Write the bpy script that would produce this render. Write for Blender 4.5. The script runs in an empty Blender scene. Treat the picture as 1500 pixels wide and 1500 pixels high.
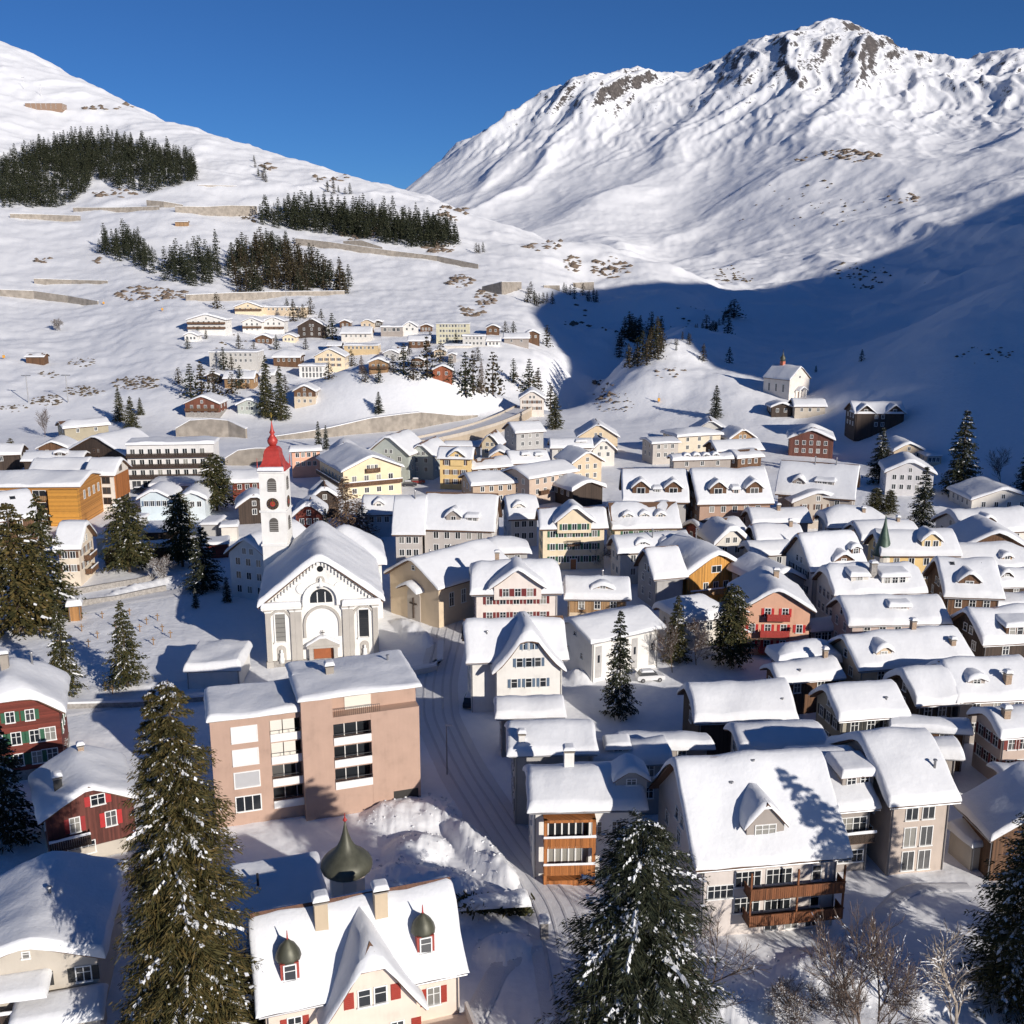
import bpy, math, random
import numpy as np
R = math.radians
sc = bpy.context.scene
COL = sc.collection
# ---------------------------------------------------------------- camera, sky, sun
HC, PITCH, FPX = 60.0, R(13.1), 1500.0
CP, SP = math.cos(PITCH), math.sin(PITCH)
cam = bpy.data.cameras.new('camera'); camo = bpy.data.objects.new('camera', cam); COL.objects.link(camo)
camo.location = (0, 0, HC); camo.rotation_euler = (math.pi/2-PITCH, 0, 0)
cam.sensor_width = 36; cam.lens = 36; cam.clip_start = 1; cam.clip_end = 20000
sc.camera = camo
SUN_AZ, SUN_EL = 139.0, 19.0          # clockwise from +Y
w = bpy.data.worlds.new('World'); sc.world = w; w.use_nodes = True
nt = w.node_tree; sky = nt.nodes.new('ShaderNodeTexSky'); sky.sky_type = 'NISHITA'; sky.sun_disc = False
sky.sun_elevation = R(SUN_EL); sky.sun_rotation = R(SUN_AZ)
sky.altitude = 3000; sky.air_density = 1.05; sky.dust_density = 0; sky.ozone_density = 10
nt.links.new(sky.outputs[0], nt.nodes['Background'].inputs[0]); nt.nodes['Background'].inputs[1].default_value = .076
SUNV = np.array([math.sin(R(SUN_AZ))*math.cos(R(SUN_EL)), math.cos(R(SUN_AZ))*math.cos(R(SUN_EL)), math.sin(R(SUN_EL))])
sl = bpy.data.lights.new('sun', 'SUN'); sl.energy = 5.0; sl.angle = R(.53); sl.color = (1, .93, .84)
slo = bpy.data.objects.new('sun', sl); COL.objects.link(slo)
slo.rotation_euler = (R(90-SUN_EL), 0, R(180-SUN_AZ)); slo.location = (100, -100, 150)
sc.view_settings.view_transform = 'Standard'; sc.view_settings.look = 'None'
sc.view_settings.exposure = 0.0; sc.view_settings.gamma = 1
sc.cycles.adaptive_threshold = .025; sc.cycles.max_bounces = 5; sc.cycles.diffuse_bounces = 3; sc.cycles.glossy_bounces = 2
sc.cycles.transmission_bounces = 2; sc.cycles.transparent_max_bounces = 4
# ---------------------------------------------------------------- measuring helpers (photo pixel -> place)
def ray(px, py):
    x = (px-750)/FPX; up = -(py-750)/FPX
    return np.array([x, CP+up*SP, -SP+up*CP])
def at_z(px, py, z):
    d = ray(px, py); t = (z-HC)/d[2]; return np.array([d[0]*t, d[1]*t, z])
def at_y(px, py, Y):
    d = ray(px, py); t = Y/d[1]; return np.array([d[0]*t, Y, HC+d[2]*t])
def project(p):
    x, y, z = p[0], p[1], p[2]-HC
    dep = y*CP - z*SP; up = y*SP + z*CP
    return 750+FPX*x/dep, 750-FPX*up/dep
# ---------------------------------------------------------------- noise
_rs = np.random.RandomState(7); _perm = _rs.permutation(512); _ga = _rs.rand(512)*2*math.pi
_gx, _gy = np.cos(_ga), np.sin(_ga)
def pnoise(x, y):
    x = np.asarray(x, float); y = np.asarray(y, float)
    xi = np.floor(x).astype(int); yi = np.floor(y).astype(int); xf = x-xi; yf = y-yi
    u = xf*xf*xf*(xf*(xf*6-15)+10); v = yf*yf*yf*(yf*(yf*6-15)+10)
    def g(ix, iy, fx, fy):
        h = _perm[(_perm[ix & 511]+iy) & 511]; return _gx[h]*fx+_gy[h]*fy
    a = g(xi, yi, xf, yf); b = g(xi+1, yi, xf-1, yf); c = g(xi, yi+1, xf, yf-1); d = g(xi+1, yi+1, xf-1, yf-1)
    return (a+(b-a)*u)*(1-v)+(c+(d-c)*u)*v
def fbm(x, y, o=4, g=.5):
    s = 0; a = 1
    for i in range(o): s = s+a*pnoise(x*2**i+17*i, y*2**i-9*i); a *= g
    return s
def ridged(x, y, o=5):
    s = 0; a = 1; wgt = 1
    for i in range(o):
        n = 1-np.abs(pnoise(x*2**i+31*i, y*2**i+5*i))*2; n = n*n*wgt; wgt = np.clip(n*1.6, 0, 1); s = s+a*n; a *= .5
    return s
def sstep(a, b, x):
    t = np.clip((x-a)/(b-a), 0, 1); return t*t*(3-2*t)
# ---------------------------------------------------------------- materials
MATS = {}
def nodes_of(name):
    m = bpy.data.materials.new(name); m.use_nodes = True; n = m.node_tree
    return m, n, n.nodes['Principled BSDF']
def N(n, t, **kw):
    x = n.nodes.new(t)
    for k, v in kw.items(): setattr(x, k, v)
    return x
def noise_node(n, scale, detail=4, coord='Object', rough=.55, stretch=None):
    tc = N(n, 'ShaderNodeTexCoord'); src = tc.outputs[coord]
    if stretch:
        mp = N(n, 'ShaderNodeMapping'); mp.inputs['Scale'].default_value = stretch
        n.links.new(src, mp.inputs['Vector']); src = mp.outputs[0]
    t = N(n, 'ShaderNodeTexNoise'); t.inputs['Scale'].default_value = scale; t.inputs['Detail'].default_value = detail
    t.inputs['Roughness'].default_value = rough; n.links.new(src, t.inputs['Vector']); return t
def ramp(n, fac, stops):
    r = N(n, 'ShaderNodeValToRGB'); e = r.color_ramp.elements
    while len(e) < len(stops): e.new(.5)
    for k, (p, c) in enumerate(stops): e[k].position = p; e[k].color = (*c, 1)
    n.links.new(fac, r.inputs['Fac']); return r.outputs['Color']
def bump(n, b, h, strength, dist):
    k = N(n, 'ShaderNodeBump'); k.inputs['Strength'].default_value = strength; k.inputs['Distance'].default_value = dist
    n.links.new(h, k.inputs['Height']); n.links.new(k.outputs[0], b.inputs['Normal']); return k
def mul(c, f): return tuple(min(1, x*f) for x in c)
def plain(name, col, rough=.7, metal=0, var=.12, scale=1.5, bs=.15, stretch=None):
    key = ('p', name)
    if key in MATS: return MATS[key]
    m, n, b = nodes_of(name); t = noise_node(n, scale, 5, stretch=stretch)
    n.links.new(ramp(n, t.outputs['Fac'], [(.3, mul(col, 1-var)), (.7, mul(col, 1+var))]), b.inputs['Base Color'])
    b.inputs['Roughness'].default_value = rough; b.inputs['Metallic'].default_value = metal
    if bs: bump(n, b, t.outputs['Fac'], bs, .05)
    MATS[key] = m; return m
def hexname(col): return '%02x%02x%02x' % tuple(int(255*min(1, c)) for c in col)
def stucco(col): 
    key = ('st', hexname(col))
    if key in MATS: return MATS[key]
    m, n, b = nodes_of('stucco_'+hexname(col)); t = noise_node(n, .6, 6); t2 = noise_node(n, 1.2, 4, stretch=(3, 3, .25))
    mx = N(n, 'ShaderNodeMix', data_type='FLOAT'); mx.inputs[0].default_value = .25
    n.links.new(t.outputs['Fac'], mx.inputs[2]); n.links.new(t2.outputs['Fac'], mx.inputs[3])
    n.links.new(ramp(n, mx.outputs[0], [(.25, mul(col, .8)), (.45, mul(col, .97)), (.65, mul(col, 1.05))]), b.inputs['Base Color'])
    b.inputs['Roughness'].default_value = .9
    t3 = noise_node(n, 14, 3); bump(n, b, t3.outputs['Fac'], .25, .03)
    MATS[key] = m; return m
def wood(col, vertical=True):
    key = ('wd', hexname(col), vertical)
    if key in MATS: return MATS[key]
    m, n, b = nodes_of('wood_'+hexname(col)); tc = N(n, 'ShaderNodeTexCoord')
    sx = N(n, 'ShaderNodeSeparateXYZ'); n.links.new(tc.outputs['Object'], sx.inputs[0])
    if vertical:
        a = N(n, 'ShaderNodeMath', operation='ADD'); n.links.new(sx.outputs[0], a.inputs[0]); n.links.new(sx.outputs[1], a.inputs[1]); src = a.outputs[0]
    else: src = sx.outputs[2]
    f = N(n, 'ShaderNodeMath', operation='MULTIPLY'); f.inputs[1].default_value = 5.5; n.links.new(src, f.inputs[0])
    fr = N(n, 'ShaderNodeMath', operation='FRACT'); n.links.new(f.outputs[0], fr.inputs[0])
    fl = N(n, 'ShaderNodeMath', operation='FLOOR'); n.links.new(f.outputs[0], fl.inputs[0])
    wn = N(n, 'ShaderNodeTexWhiteNoise', noise_dimensions='1D'); n.links.new(fl.outputs[0], wn.inputs['W'])
    t = noise_node(n, 2, 5, stretch=(4, 4, .6) if vertical else (.6, .6, 4))
    mx = N(n, 'ShaderNodeMix', data_type='FLOAT'); mx.inputs[0].default_value = .5
    n.links.new(wn.outputs['Value'], mx.inputs[2]); n.links.new(t.outputs['Fac'], mx.inputs[3])
    n.links.new(ramp(n, mx.outputs[0], [(.2, mul(col, .6)), (.5, col), (.8, mul(col, 1.3))]), b.inputs['Base Color'])
    b.inputs['Roughness'].default_value = .75
    g = N(n, 'ShaderNodeMath', operation='LESS_THAN'); g.inputs[1].default_value = .9; n.links.new(fr.outputs[0], g.inputs[0])
    bump(n, b, g.outputs[0], .7, .03)
    MATS[key] = m; return m
def snow_mat(name, fine=1.0, base=(.77, .78, .8)):
    m, n, b = nodes_of(name); t = noise_node(n, .9, 6, rough=.6); t2 = noise_node(n, 9, 4, rough=.7)
    n.links.new(ramp(n, t.outputs['Fac'], [(.3, mul(base, .955)), (.65, base)]), b.inputs['Base Color'])
    a = N(n, 'ShaderNodeMath', operation='MULTIPLY_ADD'); n.links.new(t2.outputs['Fac'], a.inputs[0]); a.inputs[1].default_value = .12*fine; n.links.new(t.outputs['Fac'], a.inputs[2])
    b.inputs['Roughness'].default_value = .65; b.inputs['Specular IOR Level'].default_value = .25
    bump(n, b, a.outputs[0], .45, .2); return m
M_SNOW = snow_mat('snow')
M_ROOF = plain('roof_slate', (.07, .06, .055), .8)
M_EAVE = plain('eave_wood', (.13, .07, .04), .8, stretch=(1, 1, 6))
M_FRAME = plain('white_frame', (.78, .78, .76), .5, var=.04, bs=0)
M_FRAMEB = plain('brown_frame', (.12, .07, .045), .6, bs=0)
M_STONE = plain('stone_plinth', (.3, .28, .26), .9, var=.3, scale=2.5, bs=.5)
M_METAL = plain('dark_metal', (.05, .05, .055), .45, .6, bs=0)
M_PIPE = plain('galvanised_pipe', (.32, .32, .33), .45, .7, bs=0)
M_COPPER = plain('copper_patina', (.085, .085, .06), .5, .3, var=.35, scale=1.2, stretch=(1, 1, .3))
M_RED = plain('red_roof_metal', (.42, .045, .035), .45, .1, var=.2)
M_GOLD = plain('gilded_metal', (.75, .5, .12), .3, 1, bs=0)
M_CONC = plain('concrete', (.3, .265, .225), .9, var=.28, scale=.35, bs=.3)
M_BRICK = plain('chimney_brick', (.33, .24, .17), .9, var=.25, scale=4, bs=.4)
def glass_mat():
    m, n, b = nodes_of('window_glass'); t = noise_node(n, .35, 2, 'Generated')
    oi = N(n, 'ShaderNodeObjectInfo')
    n.links.new(ramp(n, oi.outputs['Random'], [(.0, (.015, .018, .022)), (.6, (.03, .034, .04)), (.8, (.11, .11, .11)), (1, (.3, .29, .26))]), b.inputs['Base Color'])
    b.inputs['Roughness'].default_value = .08; b.inputs['Specular IOR Level'].default_value = .6; return m
M_GLASS = glass_mat()
# ---------------------------------------------------------------- mesh helpers
class MB:
    def __init__(s): s.v = []; s.f = []; s.m = []; s.mats = []
    def mi(s, mat):
        if mat not in s.mats: s.mats.append(mat)
        return s.mats.index(mat)
    def poly(s, pts, mat):
        k = len(s.v); s.v += [tuple(p) for p in pts]; s.f.append(tuple(range(k, k+len(pts)))); s.m.append(s.mi(mat))
    def box(s, x0, x1, y0, y1, z0, z1, mat):
        k = len(s.v); i = s.mi(mat)
        s.v += [(x, y, z) for z in (z0, z1) for y in (y0, y1) for x in (x0, x1)]
        for f in ((0, 2, 3, 1), (4, 5, 7, 6), (0, 1, 5, 4), (2, 6, 7, 3), (0, 4, 6, 2), (1, 3, 7, 5)):
            s.f.append(tuple(k+j for j in f)); s.m.append(i)
    def prism(s, outline, axis, a, b, mat):
        """outline: list of 2D points, extruded along axis ('x','y','z') from a to b"""
        P = {'x': lambda p, t: (t, p[0], p[1]), 'y': lambda p, t: (p[0], t, p[1]), 'z': lambda p, t: (p[0], p[1], t)}[axis]
        k = len(s.v); n = len(outline); i = s.mi(mat)
        s.v += [P(p, a) for p in outline]+[P(p, b) for p in outline]
        s.f.append(tuple(range(k+n-1, k-1, -1))); s.f.append(tuple(range(k+n, k+2*n))); s.m += [i, i]
        for j in range(n):
            q = (j+1) % n; s.f.append((k+j, k+q, k+n+q, k+n+j)); s.m.append(i)
    def lathe(s, prof, mat, seg=16, cx=0, cy=0, rot=0, sq=False):
        k = len(s.v); i = s.mi(mat)
        for (r, z) in prof:
            for j in range(seg):
                a = 2*math.pi*j/seg+rot; s.v.append((cx+r*math.cos(a), cy+r*math.sin(a), z))
        for a in range(len(prof)-1):
            for j in range(seg):
                q = (j+1) % seg; s.f.append((k+a*seg+j, k+a*seg+q, k+(a+1)*seg+q, k+(a+1)*seg+j)); s.m.append(i)
        s.f.append(tuple(range(k+seg-1, k-1, -1))); s.m.append(i); L = k+(len(prof)-1)*seg
        s.f.append(tuple(range(L, L+seg))); s.m.append(i)
    def tube(s, p, q, r0, r1, mat, seg=6):
        p = np.array(p, float); q = np.array(q, float); d = q-p; L = np.linalg.norm(d)
        if L < 1e-6: return
        d /= L; a = np.cross(d, (0, 0, 1) if abs(d[2]) < .9 else (1, 0, 0)); a /= np.linalg.norm(a); b = np.cross(d, a)
        k = len(s.v); i = s.mi(mat)
        for c, r in ((p, r0), (q, r1)):
            for j in range(seg):
                t = 2*math.pi*j/seg; s.v.append(tuple(c+r*(a*math.cos(t)+b*math.sin(t))))
        for j in range(seg):
            h = (j+1) % seg; s.f.append((k+j, k+h, k+seg+h, k+seg+j)); s.m.append(i)
        s.f.append(tuple(range(k+seg, k+2*seg))); s.m.append(i)
    def mesh(s, name, smooth=False):
        me = bpy.data.meshes.new(name); me.from_pydata(s.v, [], s.f)
        for m in s.mats: me.materials.append(m)
        me.polygons.foreach_set('material_index', s.m)
        if smooth: me.polygons.foreach_set('use_smooth', [True]*len(s.f))
        me.update(); return me
    def build(s, name, parent=None, smooth=False, loc=None):
        return link(name, s.mesh(name, smooth), parent, loc)
def link(name, me, parent=None, loc=None, rz=0):
    o = bpy.data.objects.new(name, me); COL.objects.link(o)
    if parent: o.parent = parent
    if loc is not None: o.location = tuple(loc)
    if rz: o.rotation_euler = (0, 0, rz)
    return o
def np_mesh(name, V, F, mats, mi=None, smooth=False):
    """V (n,3), F (m,k) arrays"""
    me = bpy.data.meshes.new(name); V = np.asarray(V, np.float32); F = np.asarray(F, np.int32); m, k = F.shape
    me.vertices.add(len(V)); me.vertices.foreach_set('co', V.ravel())
    me.loops.add(m*k); me.loops.foreach_set('vertex_index', F.ravel())
    me.polygons.add(m); me.polygons.foreach_set('loop_start', np.arange(m, dtype=np.int32)*k)
    for x in mats: me.materials.append(x)
    if mi is not None: me.polygons.foreach_set('material_index', np.asarray(mi, np.int32))
    if smooth: me.polygons.foreach_set('use_smooth', np.ones(m, bool))
    me.update(calc_edges=True); return me
def tag(o, label=None, cat=None, group=None, kind=None):
    for k, v in (('label', label), ('category', cat), ('group', group), ('kind', kind)):
        if v: o[k] = v
    return o
def empty(name, loc, rz, label, cat, group=None):
    o = bpy.data.objects.new(name, None); COL.objects.link(o); o.location = tuple(float(c) for c in loc); o.rotation_euler = (0, 0, rz)
    return tag(o, label, cat, group)
def copy_tree(o, parent=None):
    c = o.copy(); COL.objects.link(c); c.parent = parent
    for ch in list(o.children): copy_tree(ch, c)
    return c
def grid_faces(nu, nv):
    i = np.arange(nu-1)[:, None]*nv+np.arange(nv-1)[None, :]
    return np.stack([i, i+nv, i+nv+1, i+1], -1).reshape(-1, 4)
# ---------------------------------------------------------------- terrain
CTRL = """0 600 430|0 540 500|0 500 570|0 430 720|0 320 1000|0 230 1300|0 130 1620|0 62 1900|0 110 2500
130 605 425|130 540 510|130 470 640|130 400 800|130 330 1000|130 260 1250|130 180 1550|130 124 1750|130 190 2300
250 590 430|250 520 520|250 455 640|250 400 790|250 310 1050|250 245 1300|250 187 1550|250 260 2200
350 585 440|350 520 530|350 470 630|350 415 780|350 340 1000|350 270 1250|350 215 1480|350 280 2100
460 560 480|460 500 580|460 450 700|460 400 850|460 340 1050|460 290 1220|460 242 1400|460 300 1950
590 535 520|590 480 630|590 430 780|590 380 950|590 330 1100|590 280 1300|590 340 1800
700 530 520|700 475 650|700 425 820|700 380 980|700 345 1120|700 318 1250|700 350 1700
790 520 560|790 470 700|790 420 880|790 380 1020|790 350 1180|790 372 1600
840 590 500|850 560 560|860 500 720|870 450 860|880 410 1000|900 374 1130|900 390 1450
960 470 760|960 430 900|960 388 1080|960 400 1350|1060 432 1000|1060 428 1200
940 585 450|960 555 475|990 535 510|900 550 540|1050 560 450|1050 520 580|1050 480 760
1157 588 425|1130 596 415|1200 590 415|1157 525 600|1157 480 780|1157 440 1000
1240 610 390|1240 560 425|1240 545 445|1240 510 650|1240 450 950
1300 640 355|1300 580 390|1300 525 435|1300 490 700|1300 440 950
1400 700 300|1400 620 340|1400 550 380|1400 483 430|1400 455 800|1400 420 1000
1500 720 275|1500 620 325|1500 520 385|1500 440 445|1500 425 800|1500 380 1000
1700 650 280|1700 450 390|1700 340 520|1700 330 900|1700 280 1400|1700 100 3000|1900 600 260|1900 380 420|1900 250 600
1050 400 1450|1050 330 1850|1050 240 2400|1050 150 3000|1050 95 3380|1080 62 3500|1080 150 4500
1130 405 1350|1130 320 1750|1130 220 2300|1130 120 2950|1130 50 3450|1130 140 4500
1220 410 1250|1220 310 1700|1220 200 2300|1220 110 2950|1220 30 3500|1220 130 4500
1350 400 1200|1350 310 1550|1350 210 2150|1350 130 2850|1350 84 3450|1350 170 4500
1440 390 1100|1440 300 1450|1440 210 2100|1440 140 2800|1440 95 3300|1500 290 1420|1500 200 2000|1500 130 2700|1500 68 3300|1500 170 4500
960 370 1700|960 300 2100|960 210 2750|960 118 3300|960 200 4300
900 360 1650|900 290 2150|900 210 2800|900 150 3200|890 120 3300|890 210 4300
800 345 1850|800 300 2250|800 240 2750|800 190 3100
700 325 2100|700 290 2500|700 240 2950|600 310 2500|600 277 3100|650 285 2700|600 340 4000
870 122 3300|840 135 3300|815 160 3280|790 156 3350|760 164 3380|720 185 3400|690 202 3400|660 224 3380|640 248 3330|615 265 3250|760 240 4500|640 310 4500
300 300 3000|100 250 3200|-200 60 1700|-200 300 900|-200 480 560|-200 590 430|-200 200 3000|-500 500 500|-500 250 900|-500 100 1700
900 330 6500|300 350 6500|1400 300 6500|-300 300 6500|1900 200 6500"""
_c = np.array([at_y(*map(float, s.split())) for l in CTRL.split('\n') for s in l.split('|')])
def _wc(X, Y): return np.stack([X/Y*2.2, np.log(Y)], -1)
def _tps(r2): return .5*r2*np.log(r2+1e-12)
_cc = _wc(_c[:, 0], _c[:, 1]); _cs = (_c[:, 2]-HC)/_c[:, 1]      # interpolate the tangent of elevation
_n = len(_cc); _K = _tps(((_cc[:, None]-_cc[None])**2).sum(-1))+np.eye(_n)*2e-4
_P = np.concatenate([np.ones((_n, 1)), _cc], 1)
_A = np.block([[_K, _P], [_P.T, np.zeros((3, 3))]]); _wts = np.linalg.solve(_A, np.concatenate([_cs, np.zeros(3)]))
_bx = np.array([-500, 0, 250, 400, 560, 700, 800, 900, 1000, 1100, 1200, 1300, 1400, 1500, 1700, 1900.])
_by = np.array([380, 395, 395, 400, 440, 440, 450, 410, 395, 370, 325, 300, 268, 240, 205, 190.])
_ga_ = np.linspace(-1.5, 1.5, 301); _gl_ = np.linspace(math.log(40), math.log(7500), 240)
def _tps_grid():
    q = np.stack(np.meshgrid(_ga_*2.2, _gl_, indexing='ij'), -1).reshape(-1, 2); out = np.empty(len(q))
    for i in range(0, len(q), 20000):
        p = q[i:i+20000]; k = _tps(((p[:, None]-_cc[None])**2).sum(-1)); out[i:i+20000] = k@_wts[:_n]+_wts[_n]+p@_wts[_n+1:]
    return out.reshape(301, 240)
_TG = _tps_grid()
def base_z(X, Y):
    X = np.asarray(X, float); Ys = np.maximum(np.asarray(Y, float), 45); a = X/Ys
    fa = np.clip((a+1.5)/3*300, 0, 299.999); fl = np.clip((np.log(Ys)-_gl_[0])/(_gl_[-1]-_gl_[0])*239, 0, 238.999)
    ia = fa.astype(int); il = fl.astype(int); fa = fa-ia; fl = fl-il
    o = (_TG[ia, il]*(1-fa)+_TG[ia+1, il]*fa)*(1-fl)+(_TG[ia, il+1]*(1-fa)+_TG[ia+1, il+1]*fa)*fl
    yb = np.interp(a*1470+750, _bx, _by)
    return np.maximum(HC+o*Ys, -2)*sstep(-8, 55, Ys-yb)
# knoll above the retaining wall, and ploughed heaps in the village
KN = at_y(590, 560, 452)
KWALL = [(398, 644, 640), (440, 643, 634), (483, 640, 627), (543, 634, 613), (590, 631, 607), (617, 627, 604), (640, 622, 606), (670, 617, 609), (700, 611, 608)]
KW = np.array([at_z(a, b, 0) for a, b, c in KWALL])
_s = lambda a, b, c: at_y(a, b, c)[:2]
SPURS = [(_s(915, 585, 462), _s(975, 540, 520), 36, 8.), (_s(975, 540, 520), _s(1050, 470, 700), 42, 6.), (_s(832, 600, 480), _s(868, 540, 590), 20, -11.), (_s(868, 540, 590), _s(960, 480, 760), 26, -12.), (_s(960, 480, 760), _s(1070, 440, 980), 30, -14.)]
def mounds(X, Y):
    X = np.atleast_1d(X).astype(float); Y = np.atleast_1d(Y).astype(float); z = 0*X
    dx = (X-KN[0])/50; dy = (Y-KN[1])/34
    r = np.sqrt(dx*dx+dy*dy); yw = np.interp(X, KW[:, 0], KW[:, 1])
    z = z+19*(1-sstep(.2, 1.25, r))*sstep(0, 20, Y-yw)
    far_ = (Y > 400) & (Y < 1100)
    for (p, q, wd, hh) in (SPURS if np.any(far_) else ()):
        d = q-p; L2 = d@d; t = np.clip(((X-p[0])*d[0]+(Y-p[1])*d[1])/L2, 0, 1); r = np.hypot(X-p[0]-t*d[0], Y-p[1]-t*d[1])/wd
        z = z+hh*(1-sstep(0, 1, r))
    near = Y < 215
    if np.any(near):
        xn, yn = X[near], Y[near]; q = 0*xn; nz = None
        for (cx, cy, rx, ry, a, h) in HEAPS:
            c, s = math.cos(a), math.sin(a); u = ((xn-cx)*c+(yn-cy)*s)/rx; v = (-(xn-cx)*s+(yn-cy)*c)/ry
            e = np.clip(1-u*u-v*v, 0, 1)
            if e.any():
                if nz is None: nz = 1+.5*fbm(xn*.22, yn*.22, 4, .6)
                q = q+h*e*e*(3-2*e)*nz; rg_ = np.minimum(1, e*4)*.16*fbm(xn*1.1, yn*1.1, 3, .7); q = q+rg_
        z[near] += q
    return z
def _heap(x0, y0, x1, y1, wd, h):
    p = at_z(x0, y0, 0); q = at_z(x1, y1, 0); d = q-p
    return ((p[0]+q[0])/2, (p[1]+q[1])/2, max(np.hypot(d[0], d[1])/2, wd), wd, math.atan2(d[1], d[0]), h)
HEAPS = [_heap(505, 1290, 745, 1330, 5, 2.2), _heap(645, 1190, 770, 1320, 2.2, 1.6), _heap(520, 1200, 680, 1190, 5, 1.3), _heap(560, 1260, 660, 1240, 4, 1.6),
         _heap(690, 1400, 790, 1385, 2.5, 1.2), _heap(575, 905, 640, 955, 2.5, 1.5), _heap(1120, 1420, 1330, 1440, 4, 1.0), _heap(1010, 1460, 1180, 1480, 3, 1.0),
         _heap(1300, 1470, 1420, 1440, 3, 1.2), _heap(830, 985, 870, 1000, 2, 1.2), _heap(130, 880, 290, 840, 1.6, .9), _heap(120, 1010, 380, 1000, 1.2, .7)]
def ground_z(X, Y, detail=True):
    X = np.asarray(X, float); Y = np.asarray(Y, float)
    z = base_z(X, Y)+(mounds(X, Y) if np.ndim(X) else mounds(X, Y)[0])
    if detail:
        pxa = X/np.maximum(Y, 60)*1470+750; yb = np.interp(pxa, _bx, _by)
        k = sstep(0, 80, Y-yb)
        z = z+.22*fbm(X*.09, Y*.09, 4)*(1-k)+.07*fbm(X*.6, Y*.6, 3)*(Y < 300)
        z = z+k*(2.0*fbm(X*.018, Y*.018, 5, .55)+.7*fbm(X*.09, Y*.09, 3))*sstep(300, 500, Y)
        az = X/np.maximum(Y, 60)
        far = sstep(1300, 2100, Y)*sstep(-.2, -.08, az); lh = sstep(700, 1300, Y)*(1-far)
        z = z+lh*(7*fbm(X*.006, Y*.006, 4, .5)+2.5*(ridged(X*.012, Y*.012, 3)-.6))
        wx = X+70*fbm(X*.002, Y*.002, 3); wy = Y+70*fbm(X*.002+7, Y*.002, 3)
        # ribs and couloirs running down towards the viewer and to the left
        u = wx*.8-wy*.35; v = wx*.35+wy*.8
        hi = sstep(120, 560, z)
        z = z+far*((9+20*hi)*(ridged(u*.0034, v*.0011, 3)-.8)+(7+3*hi)*fbm(X*.004, Y*.003, 3, .5)+(1.0+9*hi*hi)*(ridged(u*.011+.3, v*.0045, 3)-.75)+2.5*hi*fbm(X*.03, Y*.02, 2)+4.0*hi*(ridged(u*.02+1.7, v*.0035, 2)-.75)+3*sstep(.3, 1, hi)*(ridged(X*.045, Y*.012, 2)-.7))
        sh_ = sstep(-.02, .08, az)*sstep(480, 620, Y)*(1-far)
        z = z+sh_*(9*(ridged(u*.006+5, v*.004, 3)-.75)+2*fbm(X*.02, Y*.015, 3))
    return z
def hit(px, py, y0=60, y1=6000):
    """point where the sight line of a photo pixel meets the terrain"""
    d = ray(px, py); Ys = np.exp(np.linspace(math.log(y0), math.log(y1), 220))
    for _ in range(2):
        t = Ys/d[1]; below = HC+d[2]*t < base_z(d[0]*t, Ys)+mounds(d[0]*t, Ys); i = int(np.argmax(below)) if below.any() else len(Ys)-1
        Ys = np.linspace(Ys[max(i-1, 0)], Ys[i]+.01, 24)
    Y = Ys[12]; t = Y/d[1]; return np.array([d[0]*t, Y, float(ground_z(d[0]*t, Y))])
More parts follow.
